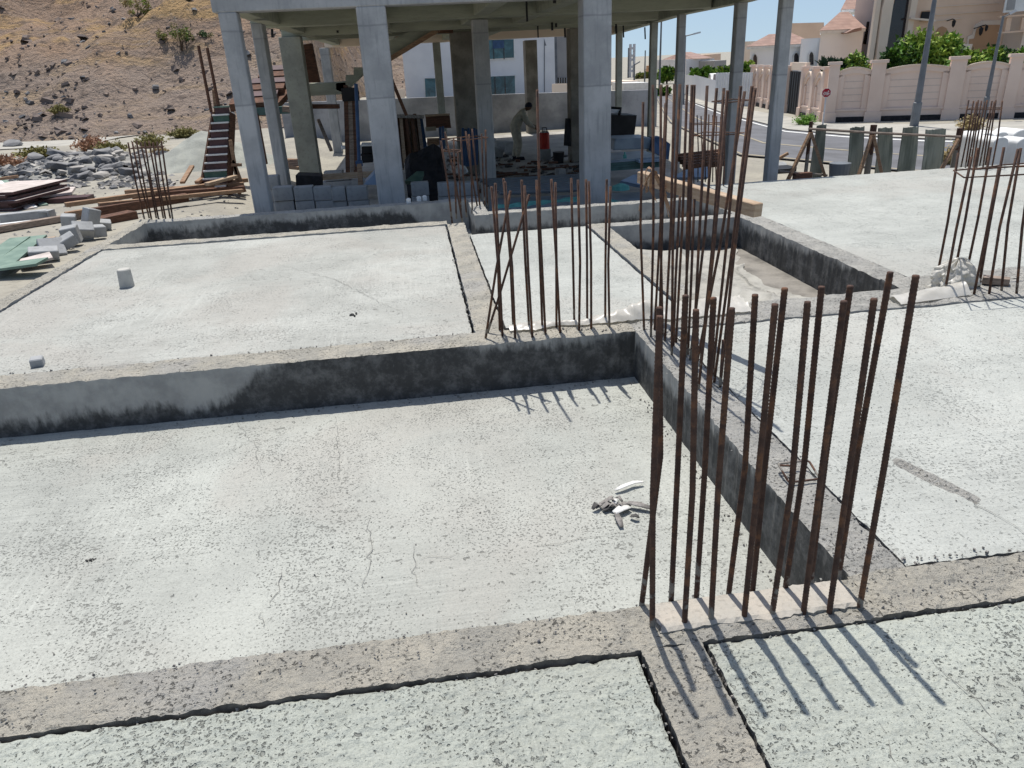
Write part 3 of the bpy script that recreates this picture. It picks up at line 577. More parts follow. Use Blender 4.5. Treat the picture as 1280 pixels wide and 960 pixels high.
# ---------------------------------------------------------------- small things on the slabs
def cube(px, py, s, h, z, label, tilt, mat='block'):
    c = P(px, py, z); mb = MB().box(c+Vector((0, 0, h/2)), (s, s*0.95, h), (tilt, .02, .25), top=.93)
    return tag(mb.build('spacer_block', M[mat], bevel=.006), label, 'concrete block')
c = P(159, 358, -.012); tag(MB().tube([c, c+Vector((.004, .004, .145)), c+Vector((.004, .004, .153))], [.060, .054, .048], 20).build('spacer_block', M['aggregate_pale']), 'small pale concrete stub standing upright on the left slab', 'concrete stub')
cube(48, 457, .075, .055, -.012, 'tiny concrete spacer at the front edge of the left slab', .12)
def clump(px, py, z, s, n, label, mat, name='debris_clump', cat='debris'):
    mb = MB(); c = P(px, py, z)
    for i in range(n):
        q = c+Vector((random.gauss(0, s), random.gauss(0, s*.7), s*.25)); mb.box(q, (s*RR(.4, 1), s*RR(.3, .8), s*RR(.3, .7)), (RR(0, 3), RR(0, 3), RR(0, 3)), top=.6)
    return tag(mb.build(name, M[mat], bevel=.002), label, cat)
clump(441, 394, -.012, .022, 6, 'small dark clod of debris on the left slab', 'dark_bits')
clump(113, 700, SK, .013, 12, 'dark crumbly streak of debris on the sunken slab', 'dark_bits')
for i, (px, py) in enumerate([(511, 254), (524, 251.5), (531, 250.5)]):
    c = P(px, py, 0.0); mb = MB().tube([c, c+Vector((0, 0, .055))], [.03, .032], 12); mb.tube([c+Vector((0, 0, .05)), c+Vector((0, 0, .0635))], [.02, .02], 10)
    tag(mb.build('white_cup', M['white_paint'], smooth=False), ['white cup standing alone on the rear beam', 'left white cup of the close pair on the rear beam', 'right white cup of the close pair on the rear beam'][i], 'cup', 'cups on the rear beam')
# pile of dry scraps
rnd = random.Random(11); zc = SK+.004
def strip(pts, w, mat, label, th=.004, name='dry_scrap'):
    pts = [P(px, py, zc)+Vector((0, 0, h)) for (px, py, h) in pts]; N = len(pts); mb = MB(); vs = []
    for i, p in enumerate(pts):
        d = (pts[min(i+1, N-1)]-pts[max(i-1, 0)]).normalized(); n = Vector((-d.y, d.x, 0)).normalized()*w*(0.35+.65*math.sin(math.pi*(i+.5)/N)); k = Vector((0, 0, th))
        vs += [p+n+k*2, p+k, p-n+k*2, p-n+k*3, p+k*2.2, p+n+k*3]
    mb.add(vs, [(6*i+a, 6*i+(a+1) % 6, 6*i+6+(a+1) % 6, 6*i+6+a) for i in range(N-1) for a in range(6)]+[tuple(range(6)), tuple(range(6*N-6, 6*N))])
    return tag(mb.build(name, M[mat], smooth=True), label, 'scrap', 'scraps on the sunken slab')
strip([(769, 616, .005), (778, 613, .012), (792, 608, .014), (804, 606, .008)], .012, 'scrap_white', 'curved white scrap lying apart from the scrap heap, nearest the wall')
strip([(768, 645, .008), (777, 641, .016), (787, 637, .008)], .022, 'scrap_white', 'broad white scrap on top of the scrap heap')
strip([(784, 633, .012), (798, 636, .016), (815, 639, .006)], .017, 'scrap_grey', 'long grey scrap pointing right from the scrap heap')
strip([(745, 638, .004), (756, 632, .014), (766, 627, .02)], .010, 'scrap_grey', 'thin grey scrap pointing left from the scrap heap')
strip([(770, 645, .01), (774, 654, .008), (777, 661, .003)], .014, 'scrap_grey', 'short grey scrap at the front of the scrap heap')
for k in range(11):
    px, py = 770+rnd.gauss(0, 9), 634+rnd.gauss(0, 6); a = rnd.uniform(0, 6.28); L = rnd.uniform(5, 10)
    strip([(px-L*math.cos(a), py-.6*L*math.sin(a), .003), (px, py, rnd.uniform(.01, .035)), (px+L*math.cos(a), py+.6*L*math.sin(a), .004)], rnd.uniform(.007, .016), rnd.choice(['scrap_grey', 'scrap_grey', 'dark_bits', 'scrap_white']), 'curled dry scrap in the heap on the sunken slab')
strip([(788, 648, .004), (794, 650, .016), (799, 650, .005)], .012, 'dark_bits', 'dark curled scrap beside the heap, towards the bars')
# ================================================================== TERRAIN
def spaced(lo, hi, n, c, k):
    """grid lines dense near c"""
    a = math.asinh((lo-c)/k); b = math.asinh((hi-c)/k); return [c+k*math.sinh(a+(b-a)*i/(n-1)) for i in range(n)]
xs = spaced(-2500, 2500, 190, 0, 9); ys = spaced(-300, 4000, 190, 14, 9)
mb = MB(); vs = []
for y in ys:
    for x in xs:
        z = gz(x, y); 
        if -3.5 < x < 12 and -2 < y < 9.6: z -= 0.12
        vs.append((x, y, z))
n = len(xs); mb.add(vs, [(j*n+i, j*n+i+1, (j+1)*n+i+1, (j+1)*n+i) for j in range(len(ys)-1) for i in range(n-1)])
struct(mb.build('ground', M['gravel'], loc=(0, 0, 0), smooth=True, fix=False))
hx = [-150+3*i for i in range(0, 28)]+[-66+0.55*i for i in range(0, 130)]+[6+2.0*i for i in range(0, 22)]; hy = [30+0.5*i for i in range(0, 108)]+[84+2.2*i for i in range(0, 60)]
mb = MB(); vs = [(x, y, hillz(x, y)+(0.30*fbm(x*0.9, y*0.9, 9, 4) if y < 84 else 0)) for y in hy for x in hx]; n = len(hx)
mb.add(vs, [(j*n+i, j*n+i+1, (j+1)*n+i+1, (j+1)*n+i) for j in range(len(hy)-1) for i in range(n-1)])
struct(mb.build('hill', M['hill'], loc=(0, 60, 0), smooth=True, fix=False))
# boulders of the hillside, far too many to count
rnd = random.Random(21)
ROCK = [(-1, -1, -.6), (1, -1, -.6), (1, 1, -.6), (-1, 1, -.6), (-.7, -.8, .5), (.8, -.6, .6), (.6, .8, .4), (-.8, .6, .7)]
RF = [(0, 1, 5, 4), (1, 2, 6, 5), (2, 3, 7, 6), (3, 0, 4, 7), (4, 5, 6), (4, 6, 7)]
def rock_into(mb, c, s, rnd, m=0):
    r = Euler((rnd.uniform(-.5, .5), rnd.uniform(-.5, .5), rnd.uniform(0, 6.3))).to_matrix()
    sc_ = Vector((s*rnd.uniform(.6, 1.3), s*rnd.uniform(.6, 1.2), s*rnd.uniform(.45, .9)))
    mb.add([Vector(c)+r @ Vector((v[0]*sc_.x*rnd.uniform(.7, 1.2), v[1]*sc_.y*rnd.uniform(.7, 1.2), v[2]*sc_.z*rnd.uniform(.8, 1.2))) for v in ROCK], RF, m)
mb = MB()
for i in range(17000):
    x = rnd.uniform(-60, 4); y = 33+55*rnd.random()**1.5; z = hillz(x, y)
    if z < -0.7: continue
    band = fbm(x*0.09, y*0.09, 11, 3)
    if rnd.random() > 0.35+0.9*band+(0.35 if z < 4 else 0): continue
    rock_into(mb, (x, y, z+.02), min(.36, 0.05*math.exp(rnd.gauss(0.0, .7))), rnd, 0 if rnd.random() < .8 else 1)
stuff(tag(mb.build('hill_rocks', [M['rock_hill'], M['rock']], fix=False), 'brown and grey stones strewn over the dry hillside', 'rocks'))
# track below the hill
mb = MB(); L = [(-40, 190), (40, 186), (110, 182), (150, 173), (200, 166), (265, 158), (300, 154)]; U = [(-40, 181), (40, 178), (110, 175), (150, 167), (200, 161.5), (265, 155), (300, 151)]
vs = []
for a, b in zip(L, U):
    for q in (surf(*a, False), surf(*b, False)): vs.append(q+Vector((0, 0, .04)))
mb.add(vs, [(2*i, 2*i+2, 2*i+3, 2*i+1) for i in range(len(L)-1)]); struct(mb.build('track', M['paving'], fix=True))
# pale scree apron and gravel mound
def mound(name, label, cat, c, rx, ry, h, mat, seed, n=40, p=1.0):
    mb = MB(); vs = []
    for j in range(n):
        for i in range(n):
            u = i/(n-1)*2-1; v = j/(n-1)*2-1; d = math.hypot(u, v)*(1+.12*fbm(u*2, v*2, seed))
            x = c.x+rx*u; y = c.y+ry*v
            vs.append((x, y, gz(x, y)-.06+h*max(0, 1-d**p)*(1+.18*fbm(u*3, v*3, seed+2))+.03*fbm(x*3, y*3, seed)))
    mb.add(vs, [(j*n+i, j*n+i+1, (j+1)*n+i+1, (j+1)*n+i) for j in range(n-1) for i in range(n-1)])
    return tag(mb.build(name, mat, smooth=True, fix=False), label, cat)
M['aggregate'] = simple('green_grey_aggregate', (0.36, 0.365, 0.32), (0.28, 0.285, 0.255), 2, .95, .02, 25, 6)
M['scree'] = simple('grey_scree', (0.34, 0.33, 0.30), (0.22, 0.215, 0.2), 2.2, .95, .05, 9, 7, fine=.5)
mound('gravel_pile', 'grey green cone of gravel beside the formwork stairs', 'gravel pile', surf(262, 206, False), 2.1, 2.2, 1.0, M['aggregate'], 3)
mound('earth_mound', 'low grey rubble bank with rocks lying on it, left of the yard', 'earth bank', surf(95, 214, False)+Vector((0, .8, 0)), 4.2, 3.0, 0.35, M['scree'], 5, p=2)
# rubble rocks
rnd = random.Random(5); small = MB()
import bmesh
def boulder(px, py, s, flat, mat, label, group='rocks on the rubble bank', lift=0.25):
    s *= .43; b = bmesh.new(); bmesh.ops.create_icosphere(b, subdivisions=2, radius=1)
    sd = rnd.uniform(0, 99); r = Euler((rnd.uniform(-.35, .35), rnd.uniform(-.3, .3), rnd.uniform(0, 6))).to_matrix()
    for v in b.verts:
        k = 1+.55*noise.noise(v.co*0.9+Vector((sd, 0, 0))); c = v.co*k
        c = Vector((max(-.8, min(.8, c.x)), max(-.75, min(.75, c.y)), max(-.7, min(.62, c.z)))); v.co = r @ Vector((c.x*s*1.35, c.y*s, c.z*s*flat))
    me = bpy.data.meshes.new('rock'); b.to_mesh(me); b.free(); me.materials.append(M[mat]); o = link(bpy.data.objects.new('rock', me))
    q = surf(px, py, False); o.location = q+Vector((0, 0, s*flat*lift+bank(q.x, q.y))); WL[o.name] = o.location.copy(); return tag(o, label, 'rock', group)
bc_ = surf(95, 214, False)+Vector((0, .8, 0))
def bank(x, y):
    d = math.hypot((x-bc_.x)/4.6, (y-bc_.y)/3.2); return .3*max(0, 1-d*d)
for (px, py, s, fl, mt, lb) in [(48, 212, .60, .7, 'rock', 'big slanting blue grey boulder on the left of the rubble bank'), (84, 203, 1.0, .45, 'rock', 'longest flat grey boulder lying across the rubble bank'), (77, 219, .72, .5, 'rock', 'flat grey boulder at the front of the rubble bank, below the long one'),
        (100, 208, .45, .8, 'rock', 'rounded dark boulder at the right end of the long flat one'), (116, 196, .60, .7, 'rock_pale', 'big pale boulder at the top of the rubble bank'), (133, 196, .5, .7, 'rock_pale', 'pale wedge shaped boulder right of the big pale one'),
        (100, 220, .32, .8, 'rock_pale', 'small white boulder at the front of the rubble bank'), (31, 205, .34, .7, 'rock_pale', 'pale boulder behind the slanting blue grey one'), (90, 194, .45, .8, 'rock_pale', 'whitish boulder heap at the back of the rubble bank'),
        (16, 184, .9, .6, 'rock', 'dark boulder beyond the track at the far left'), (25, 225, .5, .4, 'rock', 'low grey slab of rock at the near left of the bank')]:
    boulder(px, py, s, fl, mt, lb)
for i in range(64):
    boulder(rnd.gauss(126, 24), 196+rnd.random()*28, rnd.uniform(.2, .6), .75, 'rock' if rnd.random() < .72 else 'rock_pale', 'angular stone in the grey rubble right of the flat boulders', 'angular stones in the rubble')
for i in range(900):
    q = surf(rnd.uniform(0, 215), 196+rnd.random()**.7*40, False) if i < 500 else surf(rnd.uniform(0, 300), rnd.uniform(225, 330), False)
    rock_into(small, q+Vector((0, 0, bank(q.x, q.y))), rnd.uniform(.03, .13) if i < 500 else rnd.uniform(.01, .04), rnd, 0 if rnd.random() < .7 else 1)
stuff(tag(small.build('pebbles', [M['rock'], M['rock_pale']], fix=False), 'grey pebbles strewn over the yard', 'pebbles'))
# scrub
def scrub(q, r, h, mat, label, name='dry_shrub', n=260, seed=0, spread=1.0, group=None):
    rd = random.Random(seed); mb = MB()
    for i in range(n):
        a = rd.uniform(0, 6.283); t = rd.random()**.5; b = q+Vector((math.cos(a)*r*.45*t, math.sin(a)*r*.45*t, -.03))
        e = q+Vector((math.cos(a)*r*t*spread+rd.gauss(0, r*.2), math.sin(a)*r*t*spread+rd.gauss(0, r*.2), h*(1-.55*t*t)*rd.uniform(.55, 1.1)))
        md = b.lerp(e, .55)+Vector((0, 0, h*.12)); w = Vector((math.cos(a+1.5), math.sin(a+1.5), 0))*r*.035
        mb.add([b-w, b+w, md+w, md-w, e], [(0, 1, 2, 3), (3, 2, 4)], 0)
        for k in range(2):
            c = md.lerp(e, rd.random())+Vector((rd.gauss(0, r*.08), rd.gauss(0, r*.08), rd.gauss(0, h*.05))); d1 = Vector((rd.gauss(0, 1), rd.gauss(0, 1), rd.gauss(0, 1))).normalized()*r*.09; d2 = d1.orthogonal().normalized()*r*.05
            mb.add([c-d1, c+d2, c+d1, c-d2], [(0, 1, 2, 3)], 0)
    return tag(mb.build(name, M[mat], loc=q, fix=False), label, 'shrub', group)
for i, (px, py, r, h, mt, lb) in enumerate([(9, 217, .95, .9, 'dry_b', 'reddish dry bush at the far left edge of the yard'), (48, 197, 1.1, .6, 'dry_c', 'olive dry bush behind the slanting boulder'), (116, 189, 1.0, .9, 'dry_b', 'rusty red dry bush behind the pale boulders'),
        (140, 192, .9, .7, 'dry_c', 'olive bush right of the rusty red bush'), (67, 208, .45, .4, 'dry_a', 'yellow tuft between the flat grey boulders'), (36, 215, .42, .25, 'dry_a', 'low yellow tuft in front of the slanting boulder'),
        (190, 184, .9, .8, 'dry_c', 'dark olive bush behind the thin bars at the far left corner'), (200, 192, .5, .35, 'dry_a', 'yellow tuft beside the gravel pile'), (230, 172, 1.0, .7, 'dry_c', 'brown bush at the foot of the hill behind the gravel pile'),
        (75, 143, .8, .7, 'dry_c', 'lone olive bush low on the hillside')]):
    scrub(surf(px, py), r*.62, h*.62, mt, lb, seed=i)
def leaf_clump(mb, c, r, n, s, rd, mats):
    for i in range(n):
        v = Vector((rd.gauss(0, 1), rd.gauss(0, 1), rd.gauss(0, .8))); v = v.normalized()*r*rd.random()**.45; p = c+v
        d1 = (Vector((rd.gauss(0, 1), rd.gauss(0, 1), rd.gauss(0, .7)))+v.normalized()*.6).normalized(); d2 = d1.cross(Vector((rd.gauss(0, 1), rd.gauss(0, 1), rd.gauss(0, 1)))).normalized()
        k = s*rd.uniform(.6, 1.3); mb.add([p-d2*k*.32, p+d1*k*.5-d2*k*.1, p+d1*k, p+d1*k*.5+d2*k*.42], [(0, 1, 2, 3)], rd.choice(mats))
def bush(name, label, cat, base, w, d, h, leaf, seed, n=24, trunk=.25, mats=('leaf_a', 'leaf_b', 'leaf_c'), per=70, group=None, pick=(0, 0, 1, 2)):
    rd = random.Random(seed); t = thing(name, label, cat, base, group); base = Vector(base); mb = MB(); tr = MB(); cs = []
    for i in range(n):
        a = rd.uniform(0, 6.283); q = rd.random()**.5; z = h*(trunk+(1-trunk)*rd.random()*(1-.35*q*q))
        c = base+Vector((math.cos(a)*w*.45*q, math.sin(a)*d*.45*q, z)); cs.append(c)
        leaf_clump(mb, c, min(w, h)*rd.uniform(.12, .22), per, leaf, rd, pick if rd.random() < .6 else (rd.choice(pick),))
    for c in cs[::3]:
        k = base+Vector(((c.x-base.x)*.3, (c.y-base.y)*.3, h*trunk*.9)); tr.tube([base-Vector((0, 0, .1)), k, c], [h*.035, h*.022, h*.006], 6)
    mb.build('crown', [M[x] for x in mats], t, fix=False); tr.build('trunk', M['bark'], t, smooth=True); return t
bush('hill_tree', 'small yellow green thorn tree with a dark trunk standing on the slope', 'tree', surf(227, 62), 1.1, 1.0, 1.25, .10, 1, 16, .3, ('dry_c', 'leaf_c', 'leaf_b'), 50)
bush('hill_shrub', 'pale olive bush highest on the slope, near the top of the photo', 'shrub', surf(172, 20), 2.0, 1.4, .9, .12, 2, 18, .1, ('dry_c', 'leaf_c', 'dry_a'), 50)
bush('hill_shrub', 'spreading dark green bush next to the corner column, high on the slope', 'shrub', surf(250, 52), 1.7, 1.0, .6, .10, 3, 14, .1, ('dry_c', 'leaf_b', 'leaf_b'), 50)
bush('hill_shrub', 'small olive bush left of the thorn tree on the slope', 'shrub', surf(203, 50), .8, .8, .45, .09, 4, 10, .1, ('dry_c', 'leaf_c', 'dry_a'), 40)
# ================================================================== YARD, LEFT
def board(mb, a, b, w, th, m=0): return mb.beam(a, b, w, th, m)
def one(name, label, cat, mat, fn, group=None, bevel=0):
    mb = MB(); fn(mb); return tag(mb.build(name, M[mat] if isinstance(mat, str) else [M[k] for k in mat], bevel=bevel), label, cat, group)
def S(px, py, dz=0.0):
    q = surf(px, py, False); return q+Vector((0, 0, dz))
# film-faced plywood stack: each sheet a thing
rnd = random.Random(9); A0 = S(22, 262); B0 = S(70, 249)
for i in range(7):
    off = Vector((rnd.uniform(-.12, .12), rnd.uniform(-.08, .08), .03+i*.055)); a = A0+off; b = B0+off
    d = (b-a).normalized(); nn = Vector((-d.y, d.x, 0))
    mb = MB().box((a+b)/2+nn*.5, ((b-a).length+.5, 1.3, .05), Matrix((d, nn, Vector((0, 0, 1)))).transposed())
    for k in range(len(mb.f)): pass
    mb.mi[1] = 1
    o = mb.build('plywood_sheet', [M['ply'], M['board_top']]); tag(o, 'film faced plywood sheet in the stack at the far left' if i < 6 else 'topmost dusty plywood sheet of the stack at the far left', 'plywood', 'sheets of the plywood stack')
one('plywood_sheet', 'loose pink grey plywood sheet lying right of the plywood stack', 'plywood', ('ply', 'board_top'), lambda mb: (mb.prism([S(50, 255, .1), S(92, 249, .1), S(97, 243, .12), S(72, 243, .12)], (0, 0, .05), 1), mb.bb(*(lambda q: (q.x-.9, q.x+.7, q.y-.2, q.y+.2))(S(72, 253)), S(72, 253).z, S(72, 253).z+.1, 0)))
for i, (a, b, mt, lb) in enumerate([((-8, 240), (42, 262), 'white_paint', 'white board leaning across the dark gap at the far left'), ((-6, 238), (56, 259), 'board_green', 'pale green board leaning beside the white one'), ((-8, 247), (38, 263), 'board_top', 'third leaning board, greyish, under the white one')]):
    one('leaning_board', lb, 'board', mt, lambda mb: mb.beam(S(*a, .42), S(*b, .03), .16, .03))
one('timber', 'thin dark batten poking out beyond the plywood stack', 'timber', 'wood_dark', lambda mb: mb.beam(S(30, 240, .1), S(52, 236, .12), .08, .06))
one('timber', 'long brown batten crossing the plywood stack', 'timber', 'wood', lambda mb: mb.beam(S(-10, 250, .42), S(30, 246, .45), .12, .06))
one('timber', 'thin stick lying right of the loose plywood sheet', 'timber', 'wood_grey', lambda mb: mb.beam(S(80, 252, .03), S(107, 246, .03), .05, .05))
# white boards and hollow blocks by the kerb
def hollow(name, label, c, rz, mat='block', s=(.4, .2, .2)):
    t = MB(); r = Euler((0, 0, rz)).to_matrix(); L, W, H = s; c = Vector(c)+Vector((0, 0, H/2))
    for (x, y, sx, sy) in [(0, W/2-.015, L, .03), (0, -W/2+.015, L, .03), (L/2-.02, 0, .04, W-.06), (-L/2+.02, 0, .04, W-.06), (0, 0, .04, W-.06)]:
        # holes run along y (the open side faces the viewer)
        t.box(c+r @ Vector((x, 0, y*H/W)), (sx, W, sy*H/W), Euler((0, 0, rz)))
    return tag(t.build(name, M[mat], bevel=0), label, 'block')
hollow('hollow_block', 'hollow cement block with two open cells standing alone in the yard', S(55, 277), -.15)
one('cement_block', 'solid grey block left of the hollow block', 'block', 'block', lambda mb: mb.box(S(33, 279, .1), (.75, .2, .2), (0, 0, .3)), bevel=.008)
one('white_tile', 'white board lying behind the solid grey block', 'board', 'white_paint', lambda mb: mb.box(S(12, 277, .05), (.8, .35, .04), (.1, 0, .3)))
one('white_tile', 'narrow white board at the far left edge, nearest the long timber', 'board', 'white_paint', lambda mb: mb.box(S(10, 285, .05), (.75, .12, .05), (0, 0, .35)))
# long planks
planks = [((-10, 293, .06), (104, 273, .06), .16, .10, 'wood_grey', 'long grey brown timber lying on the sand from the left edge'), ((84, 276, .10), (116, 272, .12), .12, .10, 'wood', 'orange faced timber end overlapping the long grey timber'),
          ((86, 271, .22), (312, 243, .30), .14, .08, 'wood', 'longest brown plank on top of the timber pile'), ((116, 276, .14), (236, 257, .16), .14, .16, 'wood_dark', 'dark thick timber under the timber pile'), ((128, 273, .24), (306, 253, .24), .12, .07, 'wood', 'orange edged plank on the near side of the timber pile'),
          ((160, 255, .24), (308, 246, .26), .12, .08, 'wood', 'brown plank at the back of the timber pile'), ((168, 259, .2), (308, 248, .2), .16, .12, 'wood_dark', 'dark plank sandwiched in the timber pile'), ((232, 247, .3), (247, 240, .55), .1, .05, 'wood', 'short plank tilted up at the back of the timber pile'),
          ((250, 247, .3), (278, 238, .5), .1, .06, 'wood', 'short tilted plank next to the formwork stairs'), ((262, 249, .3), (300, 246, .42), .14, .06, 'wood_pale', 'pale plank end at the foot of the corner column'), ((118, 283, .05), (168, 274, .08), .3, .14, 'wood_dark', 'squat dark timber block beneath the pile')]
for (a, b, w_, h_, mt, lb) in planks:
    one('timber', lb, 'timber', mt, lambda mb: mb.beam(S(a[0], a[1], a[2]), S(b[0], b[1], b[2]), w_, h_), 'timbers of the yard pile', .004)
# grey broken blocks by the foundation edge
for i, (px, py, s, rot, lb) in enumerate([(91, 296, (.20, .2, .30), (.1, .15, .3), 'upright grey block, tallest at the left of the broken blocks'), (93, 308, (.22, .2, .24), (.1, -.1, .2), 'grey block below the tall upright one'), (107, 302, (.28, .2, .22), (.6, .2, .5), 'tilted grey block in the middle of the broken blocks'),
        (118, 292, (.2, .2, .36), (.1, .35, .9), 'grey block leaning right in the broken blocks'), (121, 300, (.3, .18, .16), (.1, .1, .6), 'low grey block on the right of the broken blocks'), (82, 316, (.36, .2, .14), (.2, -.4, .5), 'grey block sloping left of the broken blocks'),
        (68, 320, (.3, .3, .10), (.7, .1, .6), 'broken flat grey piece below the sloping block'), (58, 327, (.34, .2, .12), (.2, .1, .4), 'dark edged grey block nearest the green boards'), (130, 289, (.26, .2, .12), (.2, .2, .4), 'small grey block at the far right of the broken blocks')]):
    one('broken_block', lb, 'block', 'block', lambda mb: mb.box(S(px, py, s[2]*.45+.06), s, rot), 'broken blocks beside the foundation', .01)
one('white_tile', 'pale flat tile in front of the broken blocks', 'board', 'board_top', lambda mb: mb.box(S(48, 334, .1), (.36, .26, .03), (.12, -.1, .5)))
for (a, b, w_, lb, mt) in [((-14, 338), (30, 312), .26, 'pale green board at the far left, partly under the other', 'board_green'), ((6, 342), (50, 310), .27, 'widest pale green board lying in the sun', 'board_green'), ((-10, 346), (58, 343), .34, 'dusty green board nearest the foundation', 'board_green')]:
    one('green_board', lb, 'board', mt, lambda mb: mb.beam(S(*a, .10), S(*b, .16), w_, .03))
one('timber', 'short raw plank lying behind the green boards', 'timber', 'wood_pale', lambda mb: mb.beam(S(46, 326, .06), S(68, 306, .1), .09, .04))
# ================================================================== FORMWORK STAIRS
st = thing('formwork_stairs', 'steep timber formwork stairs with dark brown and green risers', 'stairs', S(270, 246))
b0 = at(252, 250, 16.6); N = 11; y0 = 16.6
for i in range(N):
    ypx = 243.5-i*10.0; Y = y0+i*.06; a = at(253.5+i*1.6, ypx, Y); b = at(284-.2*i+i*.55, ypx-2.0, Y); zt = at(253.5+i*1.6, ypx-8.6, Y).z
    h = zt-a.z; mt = 'ply_green' if i in (2, 9) else 'ply'
    MB().bb(a.x, b.x, Y-.02, Y+.02, a.z, zt).build('riser', M[mt], st)
    MB().bb(a.x-.01, b.x+.01, Y-.03, Y+.07, zt, zt+.03).build('tread', M['white_paint' if i < 10 else 'board_green'], st)
for sx in (253, 286):
    a = at(sx, 246, 16.62); b = at(sx+(17 if sx < 270 else 4), 142, 17.3); MB().beam(a, b, .05, .2).build('stringer', M['wood_dark'], st)
for (x0, y0_, x1, y1_, lb) in [(248, 57, 264, 140, 'pole'), (259, 60, 275, 140, 'pole')]:
    MB().tube([at(x0, y0_, 17.25), at(x1, y1_, 17.25)], .035, 6).build('post', M['wood_dark'], st)
MB().tube([at(257, 105, 17.3), at(265, 143, 17.3)], .03, 6).build('blue_prop', M['blue'], st); MB().beam(at(268, 112, 17.3), at(271, 142, 17.3), .09, .05).build('post', M['wood'], st)
for (a, b) in [((288, 175), (300, 246)), ((291, 200), (306, 240)), ((285, 206), (302, 206))]: MB().beam(at(*a, 16.9), at(*b, 16.9), .07, .06).build('brace', M['wood'], st)
fl = thing('stair_formwork', 'dark sloping stair formwork seen between the left columns', 'formwork', at(330, 240, 18.4))
MB().beam(at(318, 142, 18.4), at(362, 96, 20.2), .9, .12).build('sloping_deck', M['wood_dark'], fl)
for i in range(6):
    t = i/5; q = at(314, 130, 18.5).lerp(at(356, 88, 20.2), t); MB().box(q, (.9, .34, .16), (.3, 0, 0)).build('step_box', M['ply' if i % 2 else 'wood_dark'], fl)
MB().beam(at(312, 140, 18.3), at(360, 137, 18.6), .3, .16).build('landing_bearer', M['teal_board'], fl)
for (a, b) in [((320, 142), (332, 205)), ((335, 142), (345, 200))]: MB().beam(at(*a, 18.2), at(*b, 18.2), .09, .09).build('prop', M['wood_dark'], fl)
one('plank_heap', 'brown planks and offcuts lying under the left bay of the building', 'planks', 'wood', lambda mb: [mb.beam(at(352+3*k, 200+2.2*k, 20-.3*k), at(376, 201+2.3*k, 19.6-.3*k), .16, .07) for k in range(5)])
# ================================================================== BUILDING FRAME
ZB, ZF = 2.33, -1.0
bd = thing('building_frame', 'unfinished grey concrete building frame with bare columns under a roof slab', 'building', (1.8, 10.4, ZF))
def column(x0, x1, y0, y1, zt=ZB, mat='frame', bands=True):
    mb = MB().bb(x0, x1, y0, y1, ZF, zt)
    o = mb.build('column', M[mat], bd, bevel=.012)
    return o
FY = 10.5
X1, X2, X3, X4, X5 = (at(px, py, Y).x for px, py, Y in ((963, 110, 11.06), (910, 115, 13.58), (842, 120, 16.76), (810, 108, 20.16), (769, 90, 27.0)))
column(-2.24, -2.015, FY, FY+.22); column(-.56, -.19, FY, FY+.36); column(2.36, 2.74, FY, FY+.36); column(X1, X1+.17, 10.9, 11.06, ZB+.028)
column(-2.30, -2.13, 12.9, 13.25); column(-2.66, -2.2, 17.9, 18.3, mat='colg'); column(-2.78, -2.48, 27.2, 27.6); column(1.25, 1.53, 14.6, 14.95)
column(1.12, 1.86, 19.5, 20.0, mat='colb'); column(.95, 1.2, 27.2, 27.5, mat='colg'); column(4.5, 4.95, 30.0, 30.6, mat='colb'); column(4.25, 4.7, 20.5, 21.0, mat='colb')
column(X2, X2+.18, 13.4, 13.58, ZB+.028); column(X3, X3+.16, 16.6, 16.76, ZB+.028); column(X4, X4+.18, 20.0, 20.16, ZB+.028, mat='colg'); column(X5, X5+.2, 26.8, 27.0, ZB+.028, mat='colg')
EDGE = [Vector((X1+.12, FY+.3, 0)), Vector((X2+.15, 13.5, 0)), Vector((X3+.13, 16.7, 0)), Vector((X4+.14, 20.1, 0)), Vector((X5+.16, 26.9, 0)), Vector((X5+.5, 30.4, 0))]
ZS = 2.78
def bm(x0, x1, y0, y1, mat='soffit', z0=ZB, z1=ZS): MB().bb(x0, x1, y0, y1, z0, z1).build('roof_beam', M[mat], bd, bevel=.01)
bm(-2.3, X1+.2, FY, FY+.3, 'frame', ZB, 3.05)
MB().prism([(-2.3, FY+.3, ZS)]+[(e.x+.12, e.y, ZS) for e in EDGE]+[(-2.3, 30.4, ZS)], (0, 0, .27)).build('roof_slab', M['soffit'], bd)
for y in (14.6, 18.0, 20.3, 27.2): bm(-2.6, X2 if y < 16 else X3 if y < 20 else X4 if y < 25 else X5, y, y+.3, 'soffit' if y < 25 else 'cream', ZB+(.002 if y > 15 else .02), ZS-.002)
for x in (-2.36, -.52, 1.28, 2.42): bm(x, x+.26, FY+.3, 30, 'soffit', ZB+.06, ZS-.004)
for a, b in zip(EDGE[:-1], EDGE[1:]): MB().beam(a+Vector((0, 0, (ZB+ZS)/2+.01)), b+Vector((0, 0, (ZB+ZS)/2+.01)), .24, ZS-ZB-.03).build('roof_beam', M['soffit'], bd)
mb = MB()
for i in range(34): mb.bb(-2.2, 5.0, 14.95+i*.45, 14.965+i*.45, ZS-.012, ZS-.001)
mb.build('board_marks', M['colb'], bd)
fl_ = MB().bb(-2.6, 6.2, 10.3, 30.2, -1.06, ZF+.001); fl_.build('ground_floor', M['floor'], bd)
